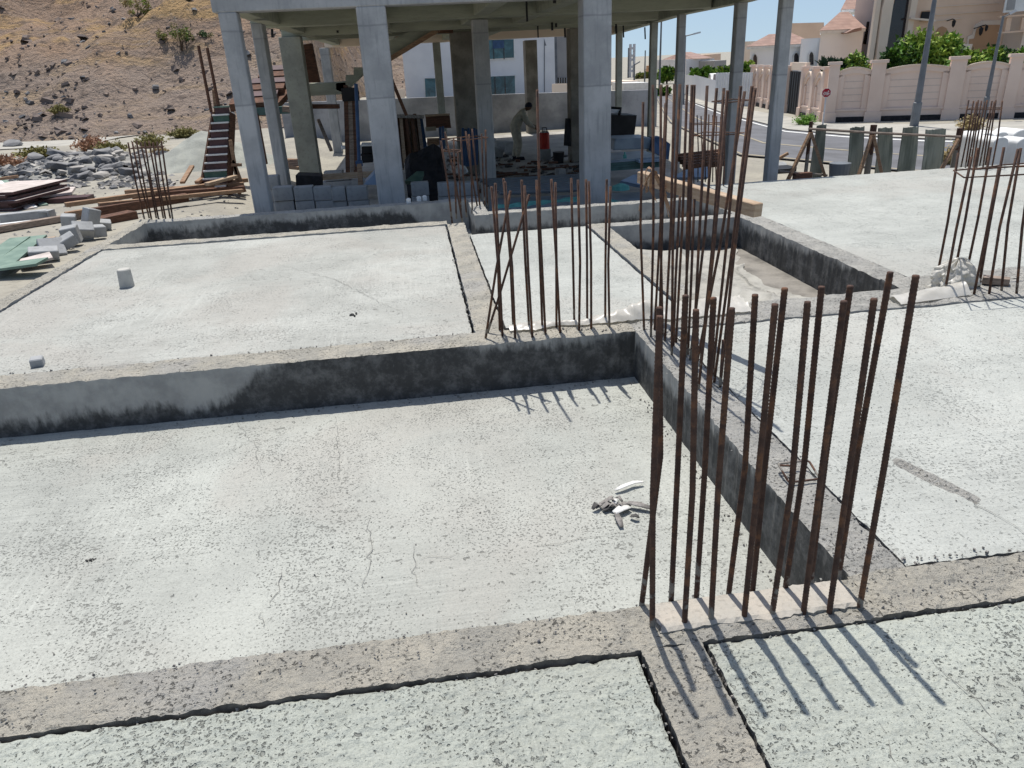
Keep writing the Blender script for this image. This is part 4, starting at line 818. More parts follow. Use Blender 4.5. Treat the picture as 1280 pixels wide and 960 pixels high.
# concrete stair inside
zl = at(400, 104, 20).z
MB().bb(at(383, 104, 20).x, at(432, 104, 20).x, 20, 21.4, zl-.28, zl).build('stair_landing', M['soffit'], bd)
prof = []; n = 4
pts = [at(420, 104, 20), at(432, 103, 20), at(432, 94, 20), at(442, 94, 20), at(442, 84, 20), at(454, 84, 20), at(454, 92, 20), at(430, 116, 20), at(420, 112, 20)]
MB().prism([(p.x, 20.0, p.z) for p in pts], (0, 1.2, 0)).build('stair_flight', M['soffit'], bd)
MB().prism([(p.x, 18.6, p.z) for p in [at(485, 76, 18.6), at(548, 36, 18.6), at(570, 36, 18.6), at(570, 33, 18.6), at(520, 36, 18.6), at(485, 52, 18.6)]], (0, 1.2, 0)).build('stair_flight', M['soffit'], bd)
MB().beam(at(483, 76.5, 18.55), at(549, 36.5, 18.55), .14, .10).build('stair_form_board', M['wood'], bd); MB().beam(at(547, 37, 18.55), at(566, 36.5, 18.55), .14, .16).build('stair_form_board', M['wood_dark'], bd)
MB().prism([at(376, 56, 18.7), at(389, 54, 18.7), at(399, 103, 18.7), at(384, 103, 18.7)], (0, .3, 0)).build('shaft_form', M['wood_dark'], bd)
MB().beam(at(386, 133, 18.5), at(424, 133, 18.5), .3, .09).build('scaffold_plank', M['wood_dark'], bd); MB().beam(at(354, 136, 18.2), at(372, 137, 18.2), .3, .12).build('scaffold_plank', M['wood_grey'], bd)
# dowels hanging from the soffit
for (x, y0_, y1_, Y) in [(300, 23, 38, 12.2), (340, 36, 47, 15.5), (422, 38, 41, 17.9), (658, 0, 27, 13.5), (672, 28, 47, 19.8), (690, 28, 38, 17.9), (695, 29, 34, 17.9), (706, 35, 47, 20), (693, -2, 4, 12), (770, 30, 42, 20), (779, 32, 47, 20), (806, 34, 49, 19.8)]:
    MB().tube([at(x, y0_, Y), at(x+(y1_-y0_)*.04, y1_, Y)], .025 if y1_-y0_ < 14 else .018, 6).build('hanging_bar', M['black'], bd)
# ---------------------------------------------------------------- things inside the building
def blk(c, s=(.4, .2, .2), rz=0, label='', group=None, mat='block'):
    return one('cement_block', label, 'block', mat, lambda mb: mb.box(Vector(c)+Vector((0, 0, s[2]/2)), s, (0, 0, rz)), group, .008)
rnd = random.Random(3)
for lv in range(3):
    for k in range(3):
        if lv == 2 and k != 1: continue
        q = at(398+19*k, 214, 16.8); blk((q.x+(.16 if lv % 2 else 0), 16.8, ZF+.005+lv*.215), (.4, .25, .2), rnd.uniform(-.05, .05), 'grey cement block in the stepped stack under the stair landing', 'blocks of the stepped stack')
zt = at(440, 233, 11.6).z
def frontrow(pxs, ytop, Y, lab, grp):
    for (x0, x1) in pxs:
        a = at(x0, ytop, Y); b = at(x1, ytop, Y); z = a.z; j = 0
        while z > ZF+.21 and j < 5:
            blk(((a.x+b.x)/2+rnd.uniform(-.01, .01), Y+rnd.uniform(-.02, .02), z-.2), (max(.2, b.x-a.x-.012), .2, .194), 0, lab, grp); z -= .2; j += 1
M_ = M['block']
frontrow([(340, 366), (366, 391), (391, 415), (416, 431), (432, 459)], 233, 11.3, 'blue grey block in the low wall between the two left front columns', 'blocks of the low wall, left')
frontrow([(512, 535), (545, 568), (571, 598)], 228, 11.5, 'blue grey block in the gapped low wall right of the second front column', 'blocks of the low wall, right')
frontrow([(331, 347)], 219, 12.0, 'bluish block on the taller pile beside the corner column', 'blocks by the corner column')
one('tarpaulin', 'pale blue tarpaulin tucked beside the second front column', 'tarpaulin', 'tarp_blue', lambda mb: mb.prism([at(455, 231, 11.6), at(467, 218, 11.6), at(474, 217, 11.6), at(476, 231, 11.6)], (0, .4, .02)))
one('timber', 'pale batten lying level across the blocks in the left bay', 'timber', 'wood_pale', lambda mb: mb.beam(at(401, 221.5, 13), at(466, 217.5, 13), .08, .09))
one('dark_board', 'dark board lying behind the blocks of the left bay', 'board', 'tarp_dark', lambda mb: mb.beam(at(372, 225, 12.6), at(402, 226, 12.6), .4, .2))
one('steel_prop', 'brown and blue adjustable steel prop standing in the left bay', 'prop', ('wood', 'blue'), lambda mb: (mb.beam(at(449, 203, 11.9), at(453, 262, 11.5), .07, .07, 0), mb.tube([at(445, 105, 12.2), at(449, 204, 11.9)], .028, 8, 1), mb.box(at(449, 204, 11.9), (.10, .10, .08), None, 1)))
for k, (x0, x1) in enumerate([(432, 437), (437, 443), (442, 447)]):
    one('rusty_post', 'dark post in the cluster of posts behind the blue prop', 'post', 'wood_dark' if k != 1 else 'wood_grey', lambda mb: mb.beam(at(x0, 107+k*2, 14.6), at(x1-2, 216, 14.2), .075, .075), 'dark posts of the left bay')
one('post_clamp', 'dark steel clamp joining the cluster of posts', 'clamp', 'black', lambda mb: (mb.box(at(438, 118, 14.5), (.30, .16, .22)), mb.beam(at(430, 117, 14.45), at(449, 116, 14.45), .05, .05)))
for (y0_, mt, lb) in [(182, 'white_paint', 'white topped dark crate behind the blue prop'), (194, 'tarp_dark', 'lower dark crate behind the blue prop')]:
    one('crate', lb, 'crate', ('black', mt), lambda mb: (mb.prism([at(452, y0_+10, 16), at(466, y0_+9, 16), at(466, y0_+1, 16), at(452, y0_+1, 16)], (0, .5, 0), 0), mb.prism([at(451, y0_+1, 15.98), at(466.5, y0_+.5, 15.98), at(466.5, y0_-1, 15.98), at(451, y0_-1, 15.98)], (0, .55, 0), 1)))
one('white_bag', 'white bag lying on the stepped block stack', 'bag', 'white_paint', lambda mb: mb.box(at(441, 184, 17.2), (.5, .3, .06), (0, .05, .1)), None, .01)
one('timber', 'thin plank leaning by the thick left column', 'timber', 'wood_grey', lambda mb: mb.beam(at(398, 150, 18.6), at(414, 188, 17.4), .07, .05))
# sheaf of props leaning on the wall of plywood
for k in range(15):
    x0 = 494+k*2.3; one('leaning_post', 'weathered post in the sheaf leaning right of the second front column' if k < 13 else 'blue tipped prop at the right of the leaning sheaf', 'post', ['wood_grey', 'wood_dark', 'wood_grey', 'wood_pale', 'wood_dark'][k % 5] if k < 13 else 'blue',
        lambda mb: mb.beam(at(x0+rnd.uniform(-1, 1), 146+rnd.uniform(-3, 4), 17.6+.1*(k % 3)), at(x0+4+k*.35, 210-rnd.uniform(0, 8)+(6 if k < 3 else 0), 16.4+.15*(k % 3)), .07, .06), 'posts of the leaning sheaf')
one('timber', 'dark beam propped diagonally above the leaning sheaf', 'timber', 'wood_dark', lambda mb: mb.beam(at(489, 98, 17.2), at(508, 144, 17.2), .07, .10))
one('rebar_bundle_rail', 'thin rail lying along the top of the leaning sheaf', 'rail', 'scrap_grey', lambda mb: mb.beam(at(493, 145, 17.5), at(530, 146, 17.5), .08, .07))
one('plywood_board', 'brown plywood panel with a pale top edge behind the sheaf', 'board', ('wood_dark', 'wood_pale'), lambda mb: (mb.prism([at(532, 145, 21), at(562, 143.5, 21), at(564, 160, 21), at(533, 160, 21)], (0, .2, 0), 0), mb.beam(at(531, 144.5, 20.97), at(562, 143, 20.97), .1, .05, 1)))
one('timber', 'yellow ended batten under the brown plywood panel', 'timber', 'line_yellow', lambda mb: mb.beam(at(532, 161.5, 20.5), at(545, 160.5, 20.5), .1, .1))
one('timber_stack', 'stack of orange brown boards on the floor behind the tarpaulin heap', 'boards', 'wood', lambda mb: [mb.beam(at(534, 175+2.4*k, 20.3-.1*k), at(550, 174.5+2.4*k, 20.3-.1*k), .5, .05) for k in range(3)])
one('blue_prop', 'thin blue steel prop standing behind the tarpaulin heap', 'prop', 'blue', lambda mb: (mb.tube([at(550, 160, 18), at(552, 196, 17.25)], .035, 8), mb.tube([at(553.5, 158, 18.1), at(555, 186, 18)], .03, 8)))
def heap(name, label, cat, mat, pts, Y, depth, h):
    mb = MB(); top = [at(*p, Y) for p in pts]; n = len(top); K = 7; vs = []
    for j in range(K):
        t = j/(K-1)
        for p in top: vs.append(Vector((p.x+.05*fbm(p.x*5, t*4, 3), Y+depth*t, max(ZF, ZF+(p.z-ZF)*(math.sin(math.pi*(.12+.76*t)))+.06*fbm(p.x*4, t*5, 7)))))
    mb.add(vs, [(j*n+i, j*n+i+1, (j+1)*n+i+1, (j+1)*n+i) for j in range(K-1) for i in range(n-1)])
    mb.add([vs[i] for i in range(n)]+[Vector((v.x, v.y, ZF)) for v in vs[:n]], [(i+1, i, n+i, n+i+1) for i in range(n-1)])
    return tag(mb.build(name, M[mat], fix=True), label, cat)
heap('tarpaulin', 'crumpled black tarpaulin heap in front of the leaning sheaf', 'tarpaulin', 'tarp_dark', [(506, 206), (512, 197), (522, 194), (535, 191), (544, 187), (550, 190), (556, 196), (558, 214)], 14.6, 1.4, .8)
one('board', 'grey green board lying before the black tarpaulin heap', 'board', 'ply_green', lambda mb: mb.prism([at(506, 226, 12.6), at(521, 214, 12.9), at(530, 214, 12.9), at(526, 227, 12.6)], (0, .3, -.1)))
for k in range(6):
    one('blue_sheet', 'upright dark blue sheet in the row leaning on the brown column', 'sheet', 'blue', lambda mb: mb.prism([at(577+3.6*k, 160+(k % 2)*1.5, 18.9), at(580+3.6*k, 160+(k % 2)*1.5, 18.9), at(581+3.3*k, 209-.6*k, 18.4), at(577.6+3.4*k, 209-.6*k, 18.4)], (0, .05, 0)), 'blue sheets leaning on the column')
one('white_sack', 'torn white sack on the floor by the blue sheets', 'sack', 'white_paint', lambda mb: [mb.box(at(566+4*k, 211+(k % 2)*2.5, 15.6), (.2, .16, .1), (.3*k, .4, k)) for k in range(4)], None, .02)
# worker
def person(base, s):
    t = thing('person', 'worker in beige clothes bending forward under the frame beside a red drum', 'person', base); B = Vector(base)
    V = {'pel': (0, 0, .86), 'wst': (.03, 0, 1.0), 'chs': (.16, 0, 1.20), 'nck': (.30, 0, 1.35), 'hdb': (.37, -.01, 1.38), 'hd': (.43, -.01, 1.42), 'hdt': (.46, -.01, 1.49),
         'hl': (-.0, .09, .82), 'kl': (.06, .10, .47), 'al': (-.06, .10, .09), 'tl': (.10, .10, .04), 'hr': (-.0, -.09, .82), 'kr': (.09, -.10, .46), 'ar': (.02, -.11, .09), 'tr': (.18, -.12, .04),
         'sl': (.21, .18, 1.27), 'el': (.36, .20, 1.02), 'wl': (.56, .12, .90), 'pl': (.63, .10, .87), 'sr': (.21, -.18, 1.27), 'er': (.34, -.22, 1.0), 'wr': (.55, -.16, .86), 'pr': (.62, -.14, .82)}
    E_ = ['pel wst', 'wst chs', 'chs nck', 'nck hdb', 'hdb hd', 'hd hdt', 'pel hl', 'hl kl', 'kl al', 'al tl', 'pel hr', 'hr kr', 'kr ar', 'ar tr', 'chs sl', 'sl el', 'el wl', 'wl pl', 'chs sr', 'sr er', 'er wr', 'wr pr']
    rad = dict(pel=.19, wst=.19, chs=.195, nck=.06, hdb=.065, hd=.095, hdt=.08, hl=.14, kl=.11, al=.08, tl=.042, hr=.14, kr=.11, ar=.08, tr=.042, sl=.10, el=.08, wl=.035, pl=.04, sr=.10, er=.08, wr=.035, pr=.04)
    for a, b, r in [('pl', 0, 0)]: pass
    keys = list(V); me = bpy.data.meshes.new('body'); me.from_pydata([Vector(V[k])*s for k in keys], [tuple(keys.index(k) for k in e.split()) for e in E_], [])
    o = link(bpy.data.objects.new('body', me)); sm = o.modifiers.new('s', 'SKIN'); su = o.modifiers.new('d', 'SUBSURF'); su.levels = su.render_levels = 2
    for i, k in enumerate(keys): me.skin_vertices[0].data[i].radius = (rad[k]*s, rad[k]*s*(1.0))
    me.skin_vertices[0].data[0].use_root = True
    dg = bpy.context.evaluated_depsgraph_get(); ev = o.evaluated_get(dg); nm = bpy.data.meshes.new_from_object(ev); o.modifiers.clear(); o.data = nm
    nm.materials.clear(); 
    for k in ('khaki', 'skin', 'navy'): nm.materials.append(M[k])
    for p in nm.polygons:
        c = p.center/s; p.use_smooth = True; p.material_index = 0
        if c.x > .30 and c.z > 1.33: p.material_index = 1
        if c.x > .54 and c.z < 1.1: p.material_index = 1
        if c.z < .10: p.material_index = 2
    o.parent = t; WL[o.name] = B
    def sub(name, mb, mat, sm=True): return mb.build(name, M[mat], t, smooth=sm)
    hair = MB(); n = 10
    for j in range(6):
        for i in range(n):
            a = 2*math.pi*i/n; ph = j/5*1.75
            hair.v.append(B+Vector((.425+.112*math.sin(ph)*math.cos(a)-.01, -.01+.10*math.sin(ph)*math.sin(a), 1.445+.105*math.cos(ph)-.02*math.cos(a)*math.sin(ph)))*1.0 if False else B+Vector((.425+.112*math.sin(ph)*math.cos(a)-.012, -.01+.10*math.sin(ph)*math.sin(a), 1.445+.105*math.cos(ph)))*1.0*1 if s == 1 else B+s*Vector((.425+.112*math.sin(ph)*math.cos(a)-.012, -.01+.10*math.sin(ph)*math.sin(a), 1.445+.105*math.cos(ph))))
    for j in range(5):
        for i in range(n):
            if j >= 3 and (i in (0, 1, 9)): continue
            hair.f.append([j*n+i, j*n+(i+1) % n, (j+1)*n+(i+1) % n, (j+1)*n+i]); hair.mi.append(0)
    sub('head_cloth', hair, 'navy')
    # fingers on both hands, shoes
    fg = MB()
    for sy, wy in ((1, .10), (-1, -.14)):
        w = Vector((.63, wy, .86 if sy > 0 else .81))
        for k in range(4): fg.tube([B+s*(w+Vector((0, -.03+.02*k, 0))), B+s*(w+Vector((.05, -.032+.021*k, -.03))), B+s*(w+Vector((.06, -.03+.02*k, -.07)))], [.011*s, .01*s, .008*s], 6)
        fg.tube([B+s*(w+Vector((-.02, -.04*sy, -.01))), B+s*(w+Vector((.02, -.06*sy, -.04)))], [.012*s, .009*s], 6)
    sub('fingers', fg, 'skin')
    for nm_, (x, y) in (('shoe', (.03, .10)), ('shoe', (.10, -.115))): sub(nm_, MB().box(B+s*Vector((x, y, .045)), (.27*s, .10*s, .09*s), None, 0, .8), 'navy', False)
    return t
wq = P(652, 199.5, ZF); person((wq.x-.15, wq.y, ZF), 1.0)
# red drum and company
rd_ = at(681, 188, 21.5)
t = thing('water_drum', 'red water drum with a tap, standing on a stand by the bending worker', 'water drum', (rd_.x, 21.5, ZF))
zt_, zb_ = at(681, 165.5, 21.5).z, at(681, 186, 21.5).z
MB().tube([(rd_.x, 21.5, zb_), (rd_.x, 21.5, zb_+.02), (rd_.x, 21.5, zt_-.03), (rd_.x, 21.5, zt_)], [.135, .14, .14, .13], 20).build('barrel', M['red'], t, smooth=False)
MB().tube([(rd_.x, 21.5, zt_), (rd_.x, 21.5, zt_+.03), (rd_.x, 21.5, zt_+.045)], [.12, .12, .04], 16).build('lid', M['white_paint'], t)
MB().tube([(rd_.x-.06, 21.36, zt_+.0), (rd_.x-.06, 21.5, zt_+.13), (rd_.x+.06, 21.5, zt_+.13), (rd_.x+.06, 21.36, zt_)], .014, 6).build('handle', M['black'], t)
MB().box((rd_.x, 21.5, (zb_+ZF)/2), (.3, .3, zb_-ZF)).build('stand', M['block'], t, bevel=.01)
one('dark_bucket', 'dark bucket on the floor beside the red drum', 'bucket', 'black', lambda mb: mb.tube([(at(698, 185, 20.6).x, 20.6, ZF), (at(698, 185, 20.6).x, 20.6, ZF+.3)], [.13, .16], 14))
one('dark_board', 'black board standing upright between the red drum and the column', 'board', 'black', lambda mb: mb.prism([at(705, 182, 20.4), at(714, 183, 20.4), at(713, 148, 20.6), at(707, 148, 20.6)], (0, .06, 0)))
blk((at(700, 196, 18).x, 18, ZF), (.2, .2, .2), .3, 'small grey block on the floor between the worker and the third front column')
one('plank', 'brown plank lying on the floor below the red drum', 'timber', 'wood_dark', lambda mb: mb.beam(at(686, 203.5, 18.4), at(697, 202.5, 18.4), .14, .04))
for i, (px, py, w_) in enumerate([(618, 190, .5), (630, 186, .6), (612, 176, .35), (640, 190, .3)]):
    q = P(px, py+8, ZF); one('grey_sack', 'grey cement bag in the pile left of the worker', 'sack', 'block', lambda mb: mb.box(q+Vector((0, 0, .16+.1*(i % 2))), (w_, .35, .32), (0, .1*i, .3*i)), 'bags left of the worker', .05)
mb = MB(); rnd2 = random.Random(8)
for i in range(260):
    q = P(rnd2.uniform(560, 735), rnd2.uniform(196, 241), ZF); k = rnd2.random()
    if k < .2: mb.beam(q+Vector((0, 0, .03)), q+Vector((rnd2.uniform(-.7, .7), rnd2.uniform(-.1, .1), .04)), .06, .04, 0)
    else: mb.box(q+Vector((0, 0, .02)), (rnd2.uniform(.04, .2), rnd2.uniform(.04, .14), rnd2.uniform(.02, .08)), (rnd2.uniform(-.3, .3), rnd2.uniform(-.3, .3), rnd2.uniform(0, 3)), rnd2.choice((0, 1, 1, 2)))
stuff(tag(mb.build('floor_debris', [M['wood_dark'], M['dark_bits'], M['scrap_grey']], fix=False), 'dark offcuts and rubble strewn over the shaded ground floor', 'debris'))
for k in range(7): one('steel_tube', 'dark tube in the layer lying flat behind the rear beam', 'tube', 'steel', lambda mb: mb.tube([at(600+4*k, 226+2.6*k, 13.6-.3*k), at(728+2*k, 219+2.8*k, 14.2-.3*k)], .035, 8), 'tubes lying behind the rear beam')
# right bay
one('black_tank', 'black rectangular bin with a pale sheet on top, right of the third front column', 'bin', ('black', 'steel_light'), lambda mb: (mb.prism([at(758, 170, 18.5), at(793, 170, 18.5), at(796, 144, 18.5), at(758, 144, 18.5)], (0, .9, 0), 0), mb.prism([at(756, 141, 18.45), at(777, 141, 18.45), at(775, 137, 18.45), at(758, 136, 18.45)], (0, .7, 0), 1)))
one('hose', 'black hose end resting on the bin', 'hose', 'black', lambda mb: mb.tube([at(762, 135, 18.6), at(776, 136, 18.5), at(774, 143, 18.4)], .04, 8))
one('blue_chest', 'long blue grey steel chest in front of the black bin', 'chest', 'blue_steel', lambda mb: mb.prism([at(767, 188, 16.5), at(813, 186, 16.5), at(814, 172, 16.5), at(769, 174, 16.5)], (0, .9, 0)), None, .02)
one('chest_end', 'dark blue folded panel at the right end of the blue chest', 'board', 'blue', lambda mb: mb.prism([at(816, 190, 16.2), at(836, 200, 16.2), at(838, 180, 16.4), at(826, 171, 16.5), at(816, 172, 16.5)], (0, .3, 0)))
one('sheet_stack', 'stack of dark green sheets under the blue chest', 'sheets', ('teal_board', 'blue_steel'), lambda mb: [mb.prism([at(760, 214-3.4*k, 13.8), at(826, 209-3.4*k, 13.8), at(827, 206-3.4*k, 13.8), at(760, 211-3.4*k, 13.8)], (0, 1.1, 0), 0 if k < 3 else 1) for k in range(4)])
one('white_board', 'white sheet lying on the stack of dark green sheets', 'board', 'tarp_blue', lambda mb: mb.beam(at(793, 200, 13.9), at(824, 198, 13.9), .6, .04))
one('green_bottle', 'small green bottle standing on the stack of sheets', 'bottle', 'teal_net', lambda mb: mb.tube([at(781, 198, 13.75), at(781, 194, 13.75), at(781, 192.5, 13.75), at(781, 190, 13.75)], [.035, .035, .014, .014], 10))
one('tarpaulin', 'pale blue tarpaulin sheet slipping off the floor edge near the bark strap', 'tarpaulin', 'tarp_blue', lambda mb: mb.prism([at(776, 226, 12), at(792, 218, 12.4), at(824, 218, 12.4), at(836, 228, 12), at(800, 231, 11.9)], (0, .1, -.06)))
one('tarpaulin', 'light blue tarpaulin sheet behind the slender bars', 'tarpaulin', 'tarp_blue', lambda mb: mb.prism([at(836, 222, 12.6), at(858, 212, 13), at(886, 208, 13), at(886, 221, 12.6)], (0, .1, -.06)))
one('teal_bowl', 'flat teal bundle on the floor edge by the third front column', 'bundle', 'teal_net', lambda mb: mb.tube([at(776, 237, 11.4), at(776, 236.5, 11.4)+Vector((0, 0, .05)), at(776, 235, 11.4)+Vector((0, 0, .07))], [.14, .13, .04], 16))
def net(u, v):
    a = at(618, 262, 10.9); b = at(745, 248, 11.2); c = at(796, 262, 11.0)
    q = a.lerp(b, u/.66) if u < .66 else b.lerp(c, (u-.66)/.34)
    return q+Vector((0, .5*v, -.22+.05*math.sin(3.1*v)+.03*fbm(u*9, v*3, 3)))
film('green_net', 'strip of teal netting hanging along the floor edge behind the rear beam', 'teal_net', lambda u, v: net(u, v*.25+.0)+Vector((0, 0, .22)), 40, 6)
one('floor_sheet', 'blue grey plastic sheet spread on the floor edge behind the rear beam', 'sheet', 'blue_steel', lambda mb: mb.prism([at(610, 266, 11.3), at(800, 258, 11.3), at(800, 240, 12.6), at(614, 248, 12.4)], (0, 0, -.02)))
for k in range(5): one('timber', 'dark timber in the low pile behind the slender bars', 'timber', 'wood_dark', lambda mb: mb.beam(at(846+3*k, 196+3.2*k, 15.2-.4*k), at(905+2*k, 189+3.4*k, 15.4-.4*k), .14, .1), 'timbers behind the slender bars')
# ================================================================== BEHIND THE BUILDING
def face(mb, px, Y, depth, m=0):
    return mb.prism([at(x, y, Y) for x, y in px], (0, depth, 0), m)
def part(name, mat, parent, px, Y, depth): return face(MB(), px, Y, depth).build(name, M[mat], parent)
one('boundary_wall', 'plain grey plastered wall running behind the unfinished building', 'wall', 'blockwall', lambda mb: mb.prism([(at(350, 130, 31.5).x, 31.5, -1.2), (at(822, 112, 31.5).x, 31.5, -1.2), (at(822, 112, 31.5).x, 31.5, at(822, 112, 31.5).z), (at(640, 117.5, 31.5).x, 31.5, at(640, 117.5, 31.5).z), (at(350, 129, 31.5).x, 31.5, at(350, 129, 31.5).z)], (0, .25, 0)))
wb = thing('white_building', 'white modern house with teal windows behind the grey wall', 'building', (at(600, 130, 55).x, 55, -1.2))
zl_ = at(600, 130, 55).z
def wallpx(x0, x1, Y, depth, mat, name, parent, ztop, zbot=-1.3, ybase=100):
    a = at(x0, ybase, Y).x; b = at(x1, ybase, Y).x
    k = a/Y; return MB().prism([(a, Y, zbot), (b, Y, zbot), (b, Y, ztop), (a, Y, ztop)], (k*depth if a > 3 else 0, depth, 0)).build(name, M[mat], parent)
wallpx(506, 694, 55, 14, 'white_wall', 'wall', wb, 9.5)
for (pl, fr) in [([(604, 50), (642, 49), (642.5, 72), (605, 74)], 'upper'), ([(606, 96), (643.5, 94.5), (644, 117), (607, 119)], 'lower'), ([(531, 98), (544, 98), (545, 121), (532, 122)], 'narrow')]:
    cx = sum(p[0] for p in pl)/4; cy = sum(p[1] for p in pl)/4
    f_ = part('window', 'white_paint', wb, [(cx+(x-cx)*1.09, cy+(y-cy)*1.13) for x, y in pl], 54.93, .10); WL[f_.name] = WL[wb.name]
    g = face(MB(), pl, 54.90, .05).build('pane', M['teal'], f_, loc=WL[wb.name]); g.location = (0, 0, 0)
    if fr != 'narrow':
        for t in (.33, .67):
            a = at(pl[0][0]+(pl[1][0]-pl[0][0])*t, pl[0][1], 54.88); b = at(pl[3][0]+(pl[2][0]-pl[3][0])*t, pl[3][1], 54.88); k = MB().beam(a, b, .06, .06).build('mullion', M['dark_glass'], f_, loc=WL[wb.name]); k.location = (0, 0, 0)
part('air_conditioner', 'blue', wb, [(616, 51), (630, 50.5), (630, 60), (616, 61)], 54.80, .06)
part('corner_strip', 'steel', wb, [(680, 48), (683, 57), (681, 57), (681, 115), (680, 115)], 54.97, .02)
gb2 = thing('clad_building', 'grey clad block with a barred opening right of the white house', 'building', (at(704, 130, 58).x, 58, -1.2))
wallpx(692, 735, 58, 10, 'shutter', 'wall', gb2, 9.0); wallpx(694, 697, 57.95, .04, 'steel', 'joint_strip', gb2, 9.0)
part('barred_opening', 'dark_glass', gb2, [(697, 97), (710, 97), (710, 104), (697, 104)], 57.93, .1)
for k in range(4): part('bar', 'steel_light', gb2, [(699+k*3, 97), (699.6+k*3, 97), (699.6+k*3, 104), (699+k*3, 104)], 57.90, .02)
one('garden_wall', 'low cream wall in front of the grey clad block', 'wall', 'cream', lambda mb: face(mb, [(691, 105), (745, 104), (745, 122), (691, 122)], 50, .3))
one('garden_wall', 'cream wall glimpsed left of the white house', 'wall', 'cream', lambda mb: face(mb, [(488, 112), (506, 111), (506, 130), (488, 130)], 48, .3))
# ================================================================== RIGHT HAND STREET
def ribbon(name, inner, outer, mat, dz, n=10, nu=70):
    def pl(pts, t):
        k = t*(len(pts)-1); i = min(len(pts)-2, int(k)); return pts[i].lerp(pts[i+1], k-i)
    A = [surf(x, y, False) for x, y in inner]; B = [surf(x, y, False) for x, y in outer]; vs = []
    for i in range(nu+1):
        for j in range(n+1):
            q = pl(A, i/nu).lerp(pl(B, i/nu), j/n); vs.append((q.x, q.y, gz(q.x, q.y)+dz))
    mb = MB().add(vs, [(i*(n+1)+j, i*(n+1)+j+1, (i+1)*(n+1)+j+1, (i+1)*(n+1)+j) for i in range(nu) for j in range(n)]); return struct(mb.build(name, M[mat], fix=True))
OUT = [(826, 112), (846, 122), (905, 143), (985, 164), (1060, 171), (1160, 176), (1330, 178)]
INN = [(816, 112), (820, 122), (838, 155), (925, 196), (1045, 207), (1130, 216), (1330, 225)]
ribbon('road', INN, OUT, 'asphalt', .045)
ribbon('pavement', OUT, [(830, 111), (852, 119), (915, 135), (990, 149), (1035, 157), (1160, 158), (1340, 152)], 'paving', .075, 4)
def off(a, b, t): return [(x0+(x1-x0)*t, y0+(y1-y0)*t) for (x0, y0), (x1, y1) in zip(a, b)]
ribbon('road_marking', off(OUT, INN, .045), off(OUT, INN, .075), 'line_white', .053, 1)
ribbon('road_marking', off(OUT, INN, .50), off(OUT, INN, .53), 'line_yellow', .053, 1)
ribbon('road_marking', off(OUT, INN, .955), off(OUT, INN, .985), 'line_yellow', .053, 1)
